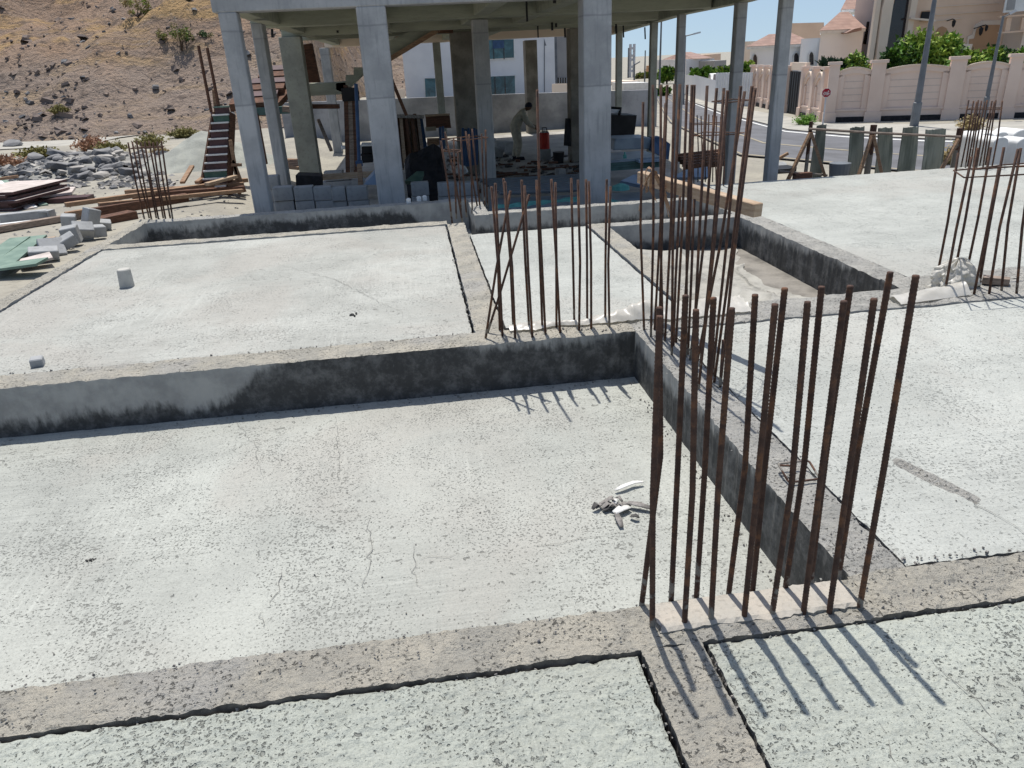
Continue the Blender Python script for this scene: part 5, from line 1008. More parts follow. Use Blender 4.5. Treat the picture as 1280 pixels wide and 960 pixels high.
# beige boundary wall of the villa
WA = surf(1034, 153, False); WB = surf(1283, 147, False); WC = surf(940, 131, False)
def onl(px, A, B, py=130):
    d = ray(px, py); n = Vector((-d.y, d.x)); a = A.xy; v = B.xy-A.xy; return -(a.dot(n))/(v.dot(n))
def zat(px, py, q):
    d = ray(px, py); return EYE.z+d.z*math.hypot(q.x, q.y)/math.hypot(d.x, d.y)
bw = thing('boundary_wall', 'long beige villa wall with scalloped panels and square pillars', 'wall', WA)
def wallrun(A, B, cols, base_dz, ztop, zpan, zarch, outw):
    u = (B-A); u.z = 0; L = u.length; u.normalize(); nrm = Vector((-u.y, u.x, 0)); nrm = nrm if nrm.dot(outw) > 0 else -nrm
    g = min(gz(A.x, A.y), gz(B.x, B.y))-.15
    def pt(t, z, o): q = A+u*(t*L)+nrm*o; return Vector((q.x, q.y, z))
    for t, w in cols:
        mb = MB()
        for (hw, z0, z1, o) in [(w/2, g, ztop, .16), (w/2+.07, ztop, ztop+.12, .22), (w/2+.06, g, g+.55, .20)]:
            mb.prism([pt(t-hw/L, z0, -o*.6), pt(t+hw/L, z0, -o*.6), pt(t+hw/L, z0, o), pt(t-hw/L, z0, o)], (0, 0, z1-z0))
        mb.build('pillar', M['beige'], bw)
    for (t0, w0), (t1, w1) in zip(cols[:-1], cols[1:]):
        if (t0, t1) in skip: continue
        a = t0+w0/2/L; b = t1-w1/2/L; N = 14
        def arch(sh, zb, o, zo=0): return [pt(a+sh/L, zb, o), pt(b-sh/L, zb, o)]+[pt(b-sh/L-(b-a-2*sh/L)*k/N, zpan+zo+(zarch-zpan)*math.sin(math.pi*k/N)**.8, o) for k in range(N+1)]
        mb = MB(); mb.prism(arch(0, g, 0), nrm*-.15, 0)
        # raised rim round the recess, coping, foot shadow band, and the grooves of the recess
        outer = arch(0, g+.62, .002)[2:]; inner = [pt(0, 0, 0)]*0
        for k in range(N):
            p, q = outer[k], outer[k+1]; mb.prism([p, q, q-Vector((0, 0, .20)), p-Vector((0, 0, .20))], nrm*.06, 0)
            mb.prism([p+Vector((0, 0, .002)), q+Vector((0, 0, .002)), q+Vector((0, 0, .05)), p+Vector((0, 0, .05))], nrm*.10, 2)
        for (s0, s1) in ((a, a+.22/L), (b-.22/L, b)): mb.prism([pt(s0, g+.6, .002), pt(s1, g+.6, .002), pt(s1, zpan-.1, .002), pt(s0, zpan-.1, .002)], nrm*.06, 0)
        mb.prism([pt(a, g, .003), pt(b, g, .003), pt(b, g+.58, .003), pt(a, g+.58, .003)], nrm*.09, 0); mb.prism([pt(a, g+.585, .003), pt(b, g+.585, .003), pt(b, g+.66, .003), pt(a, g+.66, .003)], nrm*.12, 0)
        z = g+.95
        while z < zpan-.2: mb.prism([pt(a+.24/L, z, .001), pt(b-.24/L, z, .001), pt(b-.24/L, z+.03, .001), pt(a+.24/L, z+.03, .001)], nrm*.004, 1); z += .26
        mb.build('panel', [M['beige'], M['beige_dark'], M['cream']], bw); MB().prism([pt(a-.1/L, g, .004), pt(b+.1/L, g, .004), pt(b+.1/L, g+.36, .004), pt(a-.1/L, g+.36, .004)], nrm*.14).build('foot_shadow_band', M['tarp_dark'], bw)  # black band along the wall foot stands in for its shadow strip
skip = set()
cpx = [(1038, 1044-1032), (1092, 16), (1189, 17), (1259, 13)]
cl = [(onl(p, WA, WB), w*36/1090) for p, w in cpx]
last = cl[-1][0]; cl += [(last+.38*k, .45) for k in (1, 2)]
zt1 = zat(1092, 79, WA+(WB-WA)*cl[1][0]); zp1 = zat(1115, 88, WA+(WB-WA)*onl(1115, WA, WB)); za1 = zat(1140, 82, WA+(WB-WA)*onl(1140, WA, WB))
wallrun(WA, WB, cl, 0, zt1, zp1, za1, Vector((0, -1, 0)))
# the run along the side street, with its gate
cs = [(onl(p, WA, WC), .32) for p in (1030, 1016, 1003, 983, 972, 963, 955, 947, 939)]
skip = {(cs[2][0], cs[3][0])}
wallrun(WA, WC, cs, 0, zp1+.12, zp1-.5, zp1-.02, Vector((-1, -.4, 0)))
ga = WA.lerp(WC, cs[2][0]); gb_ = WA.lerp(WC, cs[3][0])
gt = thing('gate', 'dark ornate metal gate in the beige wall', 'gate', ga)
d = (gb_-ga).normalized()
MB().prism([ga+Vector((0, 0, 0)), gb_, gb_+Vector((0, 0, 1.95)), ga+Vector((0, 0, 1.95))], (.06, .02, 0)).build('leaf', M['black'], gt)
for k in range(1, 7):
    q = ga.lerp(gb_, k/7); MB().tube([q+Vector((-.03, -.03, .1)), q+Vector((-.03, -.03, 1.9))], .02, 5).build('bar', M['steel'], gt)
MB().prism([ga+Vector((0, 0, 2.0)), gb_+Vector((0, 0, 2.0)), gb_+Vector((0, 0, 2.35)), ga+Vector((0, 0, 2.35))], (.2, .05, 0)).build('lintel', M['cream'], gt)
# mansion ------------------------------------------------------------------
mn = thing('mansion', 'big peach stone villa with a tall dark window and arched recesses above the beige wall', 'house', (at(1180, 150, 46).x, 46, -1.4))
Ym = 46
MB().prism([(at(1085, 76, Ym).x, Ym, -1.4), (at(1250, 70, Ym).x, Ym, -1.4), (at(1250, 70, Ym).x, Ym, 10), (at(1085, 76, Ym).x, Ym, 10)], (at(1085, 76, Ym).x/Ym*14, 14, 0)).build('wall', M['peach'], mn)
MB().prism([(at(1249, 70, Ym).x, Ym-1.6, -1.4), (at(1330, 70, Ym).x, Ym-1.6, -1.4), (at(1330, 70, Ym).x, Ym-1.6, 10), (at(1249, 70, Ym).x, Ym-1.6, 10)], (0, 12, 0)).build('wing', M['cream'], mn)
part('pilaster', 'cream', mn, [(1099, -22), (1105, -22), (1091, 78), (1085, 78)], Ym-.25, .25)
part('window', 'teal', mn, [(1105.5, -10), (1108, -10), (1096, 78), (1089, 78), (1100, 10)], Ym-.06, .1)
part('pilaster', 'cream', mn, [(1112, -22), (1122, -22), (1117, 4), (1106, 76), (1095, 78), (1103, 12)], Ym-.35, .3)
part('tall_window', 'dark_glass', mn, [(1122, -22), (1145, -22), (1140, 4), (1137, 4), (1127, 78), (1105, 78), (1115, 6), (1118, 5)], Ym-.05, .1)
part('pilaster', 'cream', mn, [(1143, -22), (1152, -22), (1133, 78), (1128, 78)], Ym-.30, .25)
MB().beam(at(1137, 23, Ym-.4), at(1168, 26, Ym-.4), .3, .1).build('balcony_slab', M['cream'], mn)
part('balcony_recess', 'ochre', mn, [(1149, 26), (1152, 14), (1160, 13), (1164, 13), (1164, 27)], Ym-.03, .05)
part('balcony_railing', 'black', mn, [(1150, 26.5), (1153, 15), (1163, 14.5), (1162, 26)], Ym-.12, .05)
part('arch_recess', 'ochre', mn, [(1167, 56), (1169, 42), (1173, 35), (1178, 33), (1183, 35), (1186, 42), (1185, 56)], Ym-.04, .06)
for y in (8, 18, 26): part('string_course', 'cream', mn, [(1170, y-.0), (1203, y-4), (1203, y-3.2), (1170, y+.8)] if y > 20 else [(1170, y), (1250, y-5), (1250, y-4.2), (1170, y+.8)], Ym-.05, .06)
part('porch_surround', 'cream', mn, [(1206, 74), (1210, 46), (1216, 43), (1219, 32), (1228, 26), (1251, 25), (1246, 74)], Ym-.10, .10)
part('porch_recess', 'ochre', mn, [(1209, 74), (1212, 49), (1218, 48), (1221, 36), (1229, 31), (1250, 31), (1246, 74)], Ym-.13, .05)
part('porch_parapet', 'cream', mn, [(1194, 55), (1216, 55), (1210, 75), (1194, 75)], Ym-1.0, .4)
for (px, py, k) in [(1192, 30, 1.0), (1226, 40, 1.1), (1233, 36, .8)]:
    q = at(px, py, Ym-.6); f_ = MB(); k *= .55; f_.tube([q+Vector((0, 0, .45*k)), q+Vector((0, 0, .3*k)), q+Vector((0, 0, -.15*k)), q+Vector((0, 0, -.35*k))], [.04*k, .2*k, .16*k, .03*k], 8); f_.tube([q+Vector((-.35*k, .4, .35*k)), q+Vector((-.1*k, .1, .5*k)), q+Vector((0, 0, .42*k))], .03, 5); f_.build('wall_lantern', M['black'], mn)
part('wing_window', 'white_paint', mn, [(1258, -4), (1290, -6), (1288, 13), (1254, 16)], Ym-1.68, .05); part('wing_pane', 'shutter', mn, [(1260, 0), (1270, -1), (1268, 12), (1258, 13)], Ym-1.72, .05)
for y in (20, 40): part('cornice', 'peach', mn, [(1250, y), (1330, y-6), (1330, y-4), (1250, y+2)], Ym-1.8, .2)
for x in (1257, 1276, 1296): part('baluster_pier', 'peach', mn, [(x+2, 22), (x+8, 21.5), (x+5, 39), (x-1, 40)], Ym-1.72, .1)
# white villa --------------------------------------------------------------
vl = thing('white_villa', 'white villa with red tiled hip roofs left of the peach mansion', 'house', (at(1010, 120, 60).x, 60, -1.4))
def hip(x0, x1, ye, yr, Y, dp, frac, name='roof', over=.35):
    a = at(x0, ye, Y); b = at(x1, ye-(x1-x0)*.03, Y); ze = a.z; k = a.x/Y; ym = dp/2
    zr = at((x0+x1)/2, yr, Y+ym).z; c = (b.x-a.x)*frac/2
    def S3(x, dy, z): return (x+k*dy, Y+dy, z)
    L, Rr = a.x-over, b.x+over
    mb = MB().add([S3(L, -over, ze), S3(Rr, -over, ze), S3(Rr, dp+over, ze), S3(L, dp+over, ze), S3(L+c, ym, zr), S3(Rr-c, ym, zr)], [(0, 1, 5, 4), (1, 2, 5), (2, 3, 4, 5), (3, 0, 4), (3, 2, 1, 0)], 0)
    o = mb.build(name, M['tile'], vl)
    MB().prism([S3(L+.05, -over+.05, ze-.2), S3(Rr-.05, -over+.05, ze-.2), S3(Rr-.05, dp, ze-.2), S3(L+.05, dp, ze-.2)], (0, 0, .19)).build('eave', M['white_paint'], vl); return o
wallpx(937, 1012, 60, 8, 'villa_white', 'wall', vl, at(970, 59, 60).z, ybase=75); hip(938, 1013, 58, 42, 60, 5, .75)
wallpx(1024, 1077, 56, 8, 'villa_white', 'wall', vl, at(1050, 37, 56).z, ybase=60); hip(1030, 1077, 38, 15, 56, 5, 1.0)
wallpx(1000, 1026, 58, 8, 'villa_white', 'wall', vl, at(1010, 48, 58).z, ybase=65)
wallpx(1064, 1092, 60, 10, 'villa_white', 'wall', vl, 9, ybase=50); hip(1056, 1094, 12, -16, 64, 6, .6)
part('slot_window', 'dark_glass', vl, [(1084, 27), (1087, 27), (1083, 55), (1079, 55)], 59.95, .05)
part('canopy', 'tile', vl, [(1058, 41), (1068, 36), (1077, 34), (1077, 38), (1060, 42)], 55.2, .8)
for (x, y0_, y1_, w_) in [(944, 68, 82, 5), (995.5, 66, 81, 6), (1014.5, 65, 81, 5.5)]:
    Yw = 59.9 if x < 1012 else 57.9; Yw = 57.88 if x > 1000 else 59.9
    f_ = part('window', 'white_paint', vl, [(x-w_*.7, y1_+1), (x-w_*.7, y0_+3), (x, y0_-1.5), (x+w_*.7, y0_+3), (x+w_*.7, y1_+1)], Yw, .08)
    g = face(MB(), [(x-w_*.45, y1_), (x-w_*.45, y0_+4), (x-w_*.25, y0_+1), (x, y0_), (x+w_*.25, y0_+1), (x+w_*.45, y0_+4), (x+w_*.45, y1_)], Yw-.04, .05).build('pane', M['dark_glass'], f_, loc=WL[vl.name]); g.location = (0, 0, 0); 
one('flat_roof_house', 'tan flat roofed block rising behind the white villa', 'house', 'peach', lambda mb: face(mb, [(990, 29), (1030, 28), (1030, 80), (986, 80)], 78, .6))
one('flat_roof_house', 'sand coloured block peeping out left of the white villa', 'house', 'cream', lambda mb: face(mb, [(928, 52), (952, 51), (952, 95), (925, 95)], 75, .6))
# far houses ----------------------------------------------------------------
def house(px, Y, dp, mat, label, roof=None, wins=()):
    t = thing('far_house', label, 'house', (at(px[0][0], 110, Y).x, Y, -1.4)); part('wall', mat, t, px, Y, dp)
    if roof:
        a, b, ye, yr = roof; p = at(a, ye, Y); q = at(b, ye, Y); zr = at((a+b)/2, yr, Y+dp/2).z; k = (q.x-p.x)*.25
        MB().add([(p.x, Y-.3, p.z), (q.x, Y-.3, p.z), (q.x, Y+dp, p.z), (p.x, Y+dp, p.z), (p.x+k, Y+dp/2, zr), (q.x-k, Y+dp/2, zr)], [(0, 1, 5, 4), (1, 2, 5), (2, 3, 4, 5), (3, 0, 4), (3, 2, 1, 0)]).build('roof', M['tile'], t)
    for (x, y, w_, h_) in wins: part('window', 'dark_glass', t, [(x, y), (x+w_, y), (x+w_, y+h_), (x, y+h_)], Y-.05, .06)
    return t
house([(858, 74), (893, 73), (893, 120), (856, 120)], 95, 12, 'white_wall', 'plain white house with a red roof, seen between the last columns', (866, 890, 73.5, 64), [(862, 84, 3, 4)])
house([(886, 68), (901, 67), (900, 110), (886, 110)], 110, 8, 'peach', 'tan upper storey beside the red roof of the far white house')
house([(893, 76), (908, 75), (906, 112), (893, 112)], 90, 8, 'shutter', 'small grey house right of the far white house', None, [(899, 82, 3, 4)])
house([(830, 82), (845, 80), (845, 120), (828, 120)], 130, 10, 'ochre', 'distant brown house left of the far white house', None, [(834, 90, 2, 3), (839, 90, 2, 3)])
house([(824, 86), (832, 86), (832, 120), (822, 120)], 150, 10, 'cream', 'farthest pale house at the end of the road')
house([(762, 102), (800, 101), (800, 120), (760, 120)], 90, 8, 'cream', 'low cream house behind the grey wall at the last column')
house([(779, 104), (812, 103), (812, 114), (779, 114)], 70, 4, 'white_paint', 'low white flat roof behind the right end of the grey wall')
house([(796, 94), (812, 93), (812, 112), (796, 112)], 180, 10, 'ochre', 'tiny brown house on the horizon beside the pylon')
# ribbed white fence and low white garden walls
fs = thing('ribbed_fence', 'white fence of vertical ribs along the side street', 'fence', surf(893, 132, False))
p = surf(893, 131, False); q = surf(938, 133, False); q2 = surf(866, 124, False)
def ribfence(a, b, h, n, par):
    MB().prism([a, b, b+Vector((0, 0, h)), a+Vector((0, 0, h))], (.02, .1, 0)).build('panel', M['white_wall'], par)
    for k in range(n):
        c = a.lerp(b, (k+.5)/n); MB().bb(c.x-.05, c.x+.05, c.y-.07, c.y-.01, c.z, c.z+h+.02).build('rib', M['white_paint'], par)
ribfence(p, q, zat(905, 91, p)-p.z, 14, fs)
one('garden_wall', 'low white garden wall at the bend of the side street', 'wall', 'white_wall', lambda mb: mb.prism([q2, p, p+Vector((0, 0, 1.4)), q2+Vector((0, 0, 1.6))], (.05, .15, 0)))
one('garden_wall', 'farther low white garden wall, below the far trees', 'wall', 'white_wall', lambda mb: (lambda a, b: mb.prism([a, b, b+Vector((0, 0, 1.5)), a+Vector((0, 0, 1.5))], (.05, .2, 0)))(surf(846, 116, False), surf(866, 123, False)))
# parked car
cq = Vector((at(899, 118, 62).x, 62, -1.4)); cr = thing('parked_car', 'white car parked by the ribbed fence, half hidden by the bars', 'car', cq)
sd = 1.0; rz = Euler((0, 0, R(-18))).to_matrix()
def cp(x, y, z): return cq+rz @ Vector((x, y, z))
mb = MB(); pr = [(-2.1, .35), (2.1, .35), (2.15, .75), (1.3, .9), (.7, 1.4), (-1.1, 1.42), (-1.8, .95), (-2.15, .85)]
mb.prism([cp(-.85, x, z) for x, z in pr], rz @ Vector((1.7, 0, 0))); mb.build('body', M['white_paint'], cr, bevel=.05)
for sx in (-.87, .87): MB().prism([cp(sx-.01, x, z) for x, z in [(-1.5, .98), (1.1, .96), (.62, 1.34), (-1.0, 1.36)]], rz @ Vector((.02, 0, 0))).build('side_window', M['dark_glass'], cr)
for y in (-1.3, 1.3):
    for sx in (-.8, .8): MB().tube([cp(sx-.1, y, .33), cp(sx+.1, y, .33)], .33, 14).build('wheel', M['black'], cr)
MB().prism([cp(-.7, -2.0, .97), cp(.7, -2.0, .97), cp(.62, -1.25, 1.36), cp(-.62, -1.25, 1.36)], (0, -.02, .02)).build('windscreen', M['dark_glass'], cr)
for sx in (-.6, .6): MB().box(cp(sx, -2.14, .7), (.35, .06, .16), rz).build('headlight', M['steel_light'], cr)
# vegetation ------------------------------------------------------------------
def gat(px, Y): q = at(px, 100, Y); return (q.x, q.y, -1.4)
def shrub_at(name, label, cat, px, y0_, y1_, wpx, Y, seed, mats, n=26, per=80, leaf=.25, pick=(0, 0, 1, 2), trunk=.45):
    b = at(px, y0_, Y); zt = at(px, y1_, Y).z; w_ = wpx*math.hypot(b.x, Y)/1000
    return bush(name, label, cat, (b.x, Y, -1.4), w_, w_*.7, zt+1.4, leaf, seed, n, trunk, mats, per, pick=pick)
G1 = ('leaf_a', 'leaf_b', 'leaf_c')
shrub_at('garden_bush', 'big bright green bush behind the beige wall under the balcony', 'bush', 1155, 85, 47, 78, 40, 11, G1, 60, 150, .30, trunk=.45)
shrub_at('garden_bush', 'smaller dark bush left of the big bright one, beside the tall window', 'bush', 1113, 85, 60, 22, 39.5, 12, G1, 18, 110, .28, (1, 0), trunk=.5)
shrub_at('hedge_bush', 'yellow green hedge behind the beige wall under the porch', 'bush', 1228, 82, 64, 56, 39, 13, ('leaf_c', 'leaf_a', 'leaf_b'), 34, 110, .28, trunk=.6)
shrub_at('hedge_bush', 'green bush behind the last wall pillar at the right edge', 'bush', 1280, 78, 60, 34, 39, 14, G1, 22, 110, .28, trunk=.6)
shrub_at('garden_bush', 'light green bush behind the first wall panel', 'bush', 1066, 86, 70, 40, 39.5, 15, ('leaf_c', 'leaf_a', 'leaf_b'), 26, 100, .26, trunk=.6)
shrub_at('street_tree', 'bright green tree at the end of the road', 'tree', 833, 118, 87, 20, 85, 16, G1, 22, 100, .5)
shrub_at('street_tree', 'green tree in front of the far white house', 'tree', 879, 118, 87, 30, 80, 17, G1, 26, 100, .45, (1, 0, 0))
shrub_at('street_tree', 'olive tree right of the pylon', 'tree', 804, 112, 95, 20, 110, 18, ('dry_c', 'leaf_b', 'leaf_c'), 20, 90, .6)
shrub_at('garden_bush', 'dark bush low in front of the bright road end tree', 'bush', 827, 128, 110, 16, 60, 19, G1, 14, 80, .4, (1, 0), .1)
shrub_at('garden_bush', 'green creeper on the top of the ribbed fence', 'bush', 904, 98, 86, 20, 72, 20, G1, 14, 80, .4)
shrub_at('garden_bush', 'green bush left of the white villa', 'bush', 934, 96, 78, 14, 57, 22, ('leaf_c', 'leaf_a', 'leaf_b'), 14, 80, .35)
for i, px in enumerate((1029, 1038, 1046, 1053)):
    b = at(px, 82, 39.8); t = thing('agave', ['leftmost dark spiky palm behind the beige wall', 'second dark spiky palm from the left behind the beige wall', 'third dark spiky palm from the left behind the beige wall', 'rightmost dark spiky palm, next to the light green bush'][i], 'palm', (b.x, 39.8, -1.4), 'spiky palms behind the wall')
    MB().tube([(b.x, 39.8, -1.5), (b.x, 39.8, b.z-.1)], .10, 8).build('trunk', M['bark'], t); mb = MB(); rd = random.Random(i)
    for k in range(34):
        a = rd.uniform(0, 6.28); el = rd.uniform(-.1, 1.3); d = Vector((math.cos(a)*math.cos(el), math.sin(a)*math.cos(el), math.sin(el))); c0 = Vector((b.x, 39.8, b.z-.1)); L = rd.uniform(.5, .8); sd_ = d.cross(Vector((0, 0, 1))).normalized()*.05
        mb.add([c0-sd_, c0+sd_, c0+d*L*.6+sd_*1.2, c0+d*L+Vector((0, 0, -.12)), c0+d*L*.6-sd_*1.2], [(0, 1, 2, 3, 4)])
    mb.build('leaves', M['palm'], t, fix=False)
for i, (px, py, r, h, mt, lb) in enumerate([(1006, 158, .5, .55, 'leaf_a', 'small green weed on the verge across the road'), (1212, 165, .5, .6, 'dry_a', 'dry straw coloured bush behind the tall bars, across the road'), (1208, 203, .5, .7, 'dry_c', 'olive weed at the foot of the far right bars'), (1184, 207, .4, .5, 'dry_a', 'dry tuft behind the last corrugated strip')]):
    scrub(surf(px, py, False), r, h, mt, lb, 'weed', 170, 40+i)
# lamps, poles, sign --------------------------------------------------------------
def lamp(base, top_px, arm_px, label, r=.09):
    t = thing('street_lamp', label, 'street lamp', base); q = Vector(base); ztop = zat(*top_px, q) if top_px else q.z+9
    MB().tube([q, q+Vector((0, 0, .9)), q+Vector((0, 0, .92)), Vector((q.x, q.y, ztop))], [r*1.5, r*1.5, r*1.15, r*.6], 10).build('pole', M['steel'], t)
    if arm_px:
        d = ray(*arm_px); e = Vector((0, 0, 0)); k = math.hypot(q.x, q.y)/math.hypot(d.x, d.y); e = EYE+d*k; s = Vector((q.x, q.y, ztop-.05)); m = s.lerp(e, .5)
        MB().tube([s, m, e], r*.4, 6).build('arm', M['steel'], t); MB().beam(m.lerp(e, .2), e+(e-m)*.35, .16, .09).build('lamp_head', M['steel_light'], t)
    return t
lamp(surf(1142, 160, False), (1172, -40), None, 'tall thick dark lamp post in front of the beige wall', .105)
lamp(surf(1228, 152, False), (1252, 20), (1268, 14), 'slimmer lamp post with a bent arm at the right, in front of the porch', .07)
lamp(at(853, 128, 48)*1.0+Vector((0, 0, -.4)), (857, 44), (873, 41), 'lamp post behind the third right hand column, only its arm showing', .09)
for (px, y0_, y1_, Y, r, lb) in [(824, 130, 20, 60, .09, 'thin dark pole at the end of the road, reaching up to the roof edge'), (806, 112, 63, 90, .10, 'short dark pole left of the last right hand columns')]:
    b = at(px-.5, y0_, Y); tp = at(px+(y0_-y1_)*.02, y1_, Y); one('utility_pole', lb, 'pole', 'steel', lambda mb: mb.tube([b, Vector((b.x, b.y, tp.z))], [r, r*.7], 8))
one('street_lamp', 'distant lamp post with a short arm right of the pylon', 'street lamp', 'steel', lambda mb: (lambda b, z, e: (mb.tube([b, Vector((b.x, b.y, z))], [.13, .09], 8), mb.tube([Vector((b.x, b.y, z-.1)), e], .09, 6)))(at(792.5, 112, 100), at(793, 80, 100).z, at(800, 77, 100)))
tw = thing('lattice_pylon', 'white lattice pylon far away beyond the grey wall', 'pylon', (at(788, 112, 120).x, 120, -1.4)); xb = at(789.5, 110, 120).x; zt = at(791, 55, 120).z
for (dx, dy) in ((-.3, -.3), (.3, -.3), (.3, .3), (-.3, .3)): MB().beam((xb+dx, 120+dy, -1.4), (xb+dx, 120+dy, zt), .2, .2).build('leg', M['steel_light'], tw)
mb = MB(); z = -1.0; k = 0
while z < zt-.8:
    for (a, b) in (((-.3, -.3), (.3, -.3)), ((.3, -.3), (.3, .3)), ((.3, .3), (-.3, .3)), ((-.3, .3), (-.3, -.3))): mb.beam((xb+a[0], 120+a[1], z if k % 2 else z+.8), (xb+b[0], 120+b[1], z+.8 if k % 2 else z), .11, .11)
    z += .8; k += 1
mb.build('bracing', M['steel_light'], tw)
one('utility_pole', 'dark pole standing just left of the lattice pylon', 'pole', 'steel', lambda mb: mb.tube([(at(785, 110, 118).x, 118, -1.4), (at(785, 110, 118).x, 118, at(785, 60, 118).z)], [.14, .1], 8))
# stop sign
sq = surf(1028, 159, False); sg = thing('stop_sign', 'round red stop sign on a thin pole in front of the wall corner', 'sign', sq)
zc = zat(1029, 116, sq); rr = 5.6*math.hypot(sq.x, sq.y)/1090
MB().tube([sq-Vector((0, 0, .2)), Vector((sq.x, sq.y, zc-.1))], .03, 8).build('pole', M['steel_light'], sg)
fw = Vector((-sq.x, -sq.y, 0)).normalized(); rt_ = Vector((fw.y*-1, fw.x, 0)); cpos = Vector((sq.x, sq.y, zc))+fw*.05
disc = [cpos+rt_*(rr*math.cos(R(22.5+45*k)))*1.05+Vector((0, 0, rr*1.05*math.sin(R(22.5+45*k)))) for k in range(8)]
pl_ = MB().prism(disc, fw*-.02).build('plate', M['sign_red'], sg); WL[pl_.name] = WL[sg.name]
rim = MB()
for k in range(8): rim.beam(disc[k]*.97+cpos*.03+fw*.004, disc[(k+1) % 8]*.97+cpos*.03+fw*.004, .012, .012)
o = rim.build('rim', M['white_paint'], pl_, loc=WL[sg.name]); o.location = (0, 0, 0)
def stroke(mb, pts, w=.03):
    for (a, b) in zip(pts[:-1], pts[1:]):
        A_ = cpos+rt_*(-a[0]*rr)*-1+Vector((0, 0, a[1]*rr))+fw*.008; B_ = cpos+rt_*(b[0]*rr)+Vector((0, 0, b[1]*rr))+fw*.008; mb.beam(A_, B_, .012, w)
tx = MB()
def sk2(pts): 
    for (a, b) in zip(pts[:-1], pts[1:]):
        A_ = cpos-rt_*(a[0]*rr)*-1+Vector((0, 0, a[1]*rr))+fw*.008; B_ = cpos+rt_*(b[0]*rr)+Vector((0, 0, b[1]*rr))+fw*.008
        dd = (B_-A_); L_ = dd.length; dd.normalize(); nn = dd.cross(fw).normalized()*.007
        tx.add([A_-nn, B_-nn, B_+nn, A_+nn, A_-nn-fw*.004, B_-nn-fw*.004, B_+nn-fw*.004, A_+nn-fw*.004], [(0, 1, 2, 3), (0, 4, 5, 1), (1, 5, 6, 2), (2, 6, 7, 3), (3, 7, 4, 0)])
for (ox, strokes) in [(-.62, [[(.26, 0), (0, 0), (0, -.2), (.26, -.2), (.26, -.42), (0, -.42)]]), (-.29, [[(0, 0), (.28, 0)], [(.14, 0), (.14, -.42)]]), (.06, [[(0, 0), (.24, 0), (.24, -.42), (0, -.42), (0, 0)]]), (.38, [[(0, -.42), (0, 0), (.24, 0), (.24, -.22), (0, -.22)]])]:
    for s_ in strokes: sk2([(ox+x, -.06+y) for x, y in s_])
sk2([(-.5, .12), (-.2, .10), (.1, .12), (.35, .12), (.5, .2), (.5, .42), (.32, .42), (.32, .28), (.5, .24)]); sk2([(-.5, .12), (-.55, .25)])
o = tx.build('lettering', M['white_paint'], pl_, loc=WL[sg.name], fix=False); o.location = (0, 0, 0)
# corrugated strip fence ------------------------------------------------------------
YF = 11.4
fc = thing('site_fence', 'broken site fence: rusty rail on braced posts with five green corrugated strips', 'fence', (at(1100, 200, YF).x, YF, -1.15))
def vpost(x, y, Y, r, zb=-1.3, mat='rust', name='post', up=.12):
    q = at(x, y, Y); MB().tube([(q.x, Y, zb), (q.x, Y, q.z+up)], r, 8).build(name, M[mat], fc); return q
pa, pb, pc = vpost(1013, 162, YF, .03), vpost(1091, 166, YF, .05), vpost(1199, 170, YF, .05)
MB().tube([at(1011, 161, YF-.07), at(1091, 166, YF-.08), at(1201, 171, YF-.07)], .020, 6).build('rail', M['wood_grey'], fc)
for (a, b) in [((1013, 166), (975, 223)), ((1014, 166), (1044, 221)), ((1090, 169), (1068, 219)), ((1092, 169), (1112, 215)), ((1198, 174), (1166, 212))]:
    MB().beam(at(*a, YF-.12), at(*b, YF-.3)+Vector((0, 0, -.35)), .045, .045).build('brace', M['wood'], fc)
MB().tube([at(974, 214, YF-.2), at(1034, 219, YF-.2)], .018, 6).build('low_rail', M['rust'], fc)
def corr(x0, x1, y0_, xb0, xb1, lean=0):
    a, b = at(x0, y0_, YF-.02), at(x1, y0_, YF-.02); c, d = at(xb0, 222, YF-.02), at(xb1, 222, YF-.02); n = 26; vs = []
    zb = -1.2
    for j, (l, r_, z) in enumerate([(a, b, a.z), (a.lerp(c, .5), b.lerp(d, .5), (a.z+c.z)/2), (c, d, c.z-.5)]):
        for i in range(n+1):
            q = l.lerp(r_, i/n); vs.append(Vector((q.x, YF+.07+.018*math.sin(i*1.57)+.02*fbm(q.x*3, j), z+(.02*fbm(q.x*14, 2) if j == 0 else 0))))
    m = len(vs); vs += [v+Vector((0, .006, 0)) for v in vs]; N = n+1
    fs = [(j*N+i, j*N+i+1, (j+1)*N+i+1, (j+1)*N+i) for j in range(2) for i in range(n)]; fs += [tuple(reversed([k+m for k in f])) for f in fs]
    MB().add(vs, fs).build('corrugated_strip', M['corr'], fc, fix=False)
corr(1025, 1037, 157, 1014, 1031); corr(1067, 1085, 160, 1063, 1081); corr(1102, 1120, 161, 1098, 1120); corr(1133, 1153, 160, 1125, 1148); corr(1162, 1187, 163, 1156, 1182)
one('bucket', 'grey bucket standing behind the slab edge beside the fence', 'bucket', 'steel', lambda mb: (lambda q: mb.tube([q, q+Vector((0, 0, .3)), q+Vector((0, 0, .302)), q+Vector((0, 0, .05))], [.13, .16, .14, .11], 16))(at(1048, 222, 11.0)+Vector((0, 0, -.08))))
one('timber', 'dark timber block behind the slab edge under the fence brace', 'timber', 'wood_dark', lambda mb: mb.box(at(1003, 220, 10.9), (.28, .1, .10), (0, 0, .05)), None, .005)
one('timber', 'stick poking up behind the right front column', 'timber', 'wood', lambda mb: mb.beam(at(972, 199, 14), at(985, 191.5, 14), .05, .05))
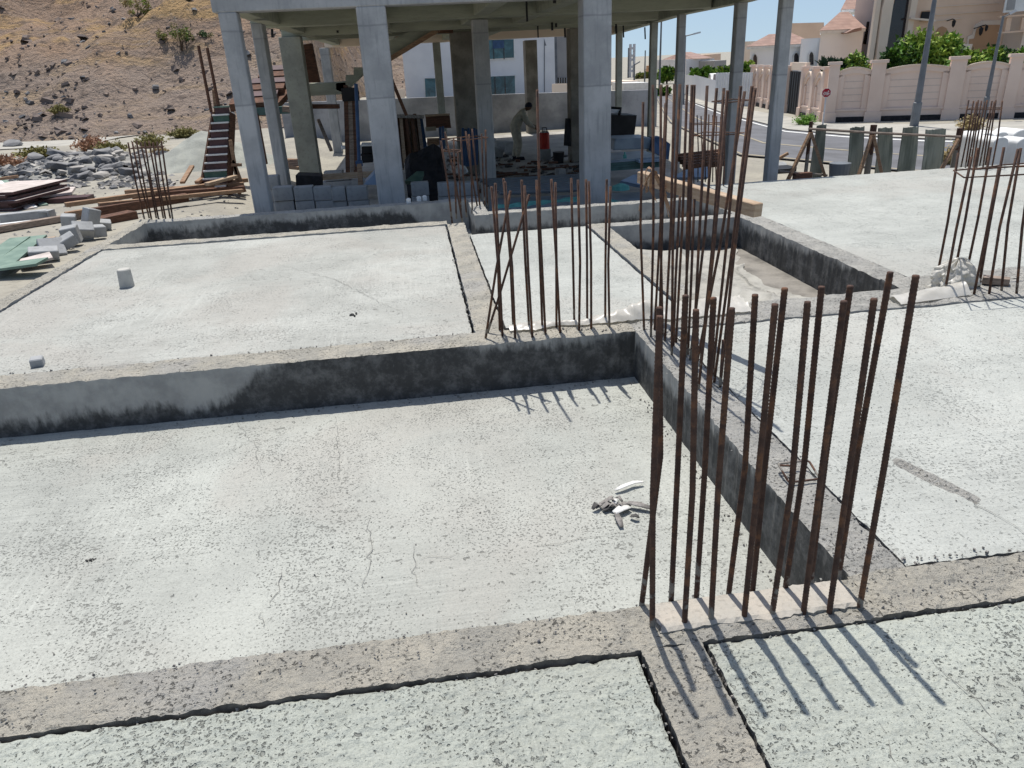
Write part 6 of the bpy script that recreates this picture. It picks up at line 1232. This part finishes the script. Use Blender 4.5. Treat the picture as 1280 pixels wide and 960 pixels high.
one('manhole_cover', 'grey slab with a dark rim leaning behind the right front column', 'slab', ('block', 'black'), lambda mb: (mb.prism([at(970, 207, 13.4), at(984, 206, 13.4), at(996, 208.5, 13.2), at(986, 211, 13.1), at(970, 212, 13.1)], (0, 0, -.08), 1), mb.prism([at(966, 205, 13.5), at(983, 204, 13.5), at(984, 208, 13.4), at(966, 209, 13.4)], (0, .1, .02), 0)))
# scalloped white barriers ----------------------------------------------------------
def barrier(px0, px1, ytop, Y, label, dp=.45):
    a = at(px0, ytop, Y); b = at(px1, ytop, Y); w_ = b.x-a.x; pts = [(a.x, Y, -1.4), (b.x, Y, -1.4)]; zs = a.z-w_*.30
    for k in range(13): pts.append((b.x-w_*(.5-.5*math.cos(math.pi*k/12)), Y, zs+(a.z-zs)*math.sin(math.pi*k/12)))
    return one('road_barrier', label, 'barrier', 'white_paint', lambda mb: mb.prism(pts, (0, dp, 0)), None, .015)
barrier(1244, 1262, 172, 11.6, 'round topped white block between the far right bars and the tied bars'); barrier(1274, 1293, 173, 11.7, 'round topped white block cut by the right edge of the photo')
barrier(1225, 1245, 167, 13.2, 'white round topped block behind the far right bars', .6); barrier(1246, 1262, 165.5, 13.4, 'white round topped block in the back row, middle of three', .6); barrier(1269, 1292, 162.5, 13.4, 'white round topped block in the back row, at the photo edge', .6)
one('barrier_wall', 'low white wall joining the round topped blocks', 'wall', 'white_paint', lambda mb: mb.prism([at(1232, 188, 12.1), at(1330, 186, 12.1), at(1330, 220, 12.1), at(1232, 222, 12.1)], (0, .4, 0)))
# ================================================================== LIGHT
w = bpy.data.worlds.new('World'); sc.world = w; w.use_nodes = True; nt = w.node_tree
sk = nt.nodes.new('ShaderNodeTexSky'); sk.sky_type = 'NISHITA'; sk.sun_disc = False
sk.sun_elevation = R(70.5); sk.sun_rotation = R(-3); sk.air_density = 1.3; sk.dust_density = 1.2; sk.ozone_density = 1.0; sk.altitude = 0
tc = nt.nodes.new('ShaderNodeTexCoord'); mp = nt.nodes.new('ShaderNodeMapping'); mp.inputs['Location'].default_value = (0, 0, .17); mp.inputs['Scale'].default_value = (1, 1, .9)
nt.links.new(tc.outputs['Generated'], mp.inputs['Vector']); nt.links.new(mp.outputs[0], sk.inputs['Vector'])
nt.links.new(sk.outputs[0], nt.nodes['Background'].inputs[0]); nt.nodes['Background'].inputs[1].default_value = 0.11
sun = bpy.data.lights.new('sun', 'SUN'); so = link(bpy.data.objects.new('sun', sun)); sun.energy = 4.2; sun.angle = R(0.53); sun.color = (1, .965, .90)
so.rotation_euler = Vector((0.02, -0.35, -1.0)).to_track_quat('-Z', 'Y').to_euler(); so.location = (0, 5, 30)
vs_ = sc.view_settings; sc.display_settings.display_device = 'sRGB'; vs_.view_transform = 'Standard'; vs_.look = 'None'; vs_.gamma = 1; vs_.exposure = 0.13; vs_.use_curve_mapping = False
sc.cycles.max_bounces = 6; sc.cycles.diffuse_bounces = 3; sc.cycles.glossy_bounces = 3; sc.cycles.transmission_bounces = 4
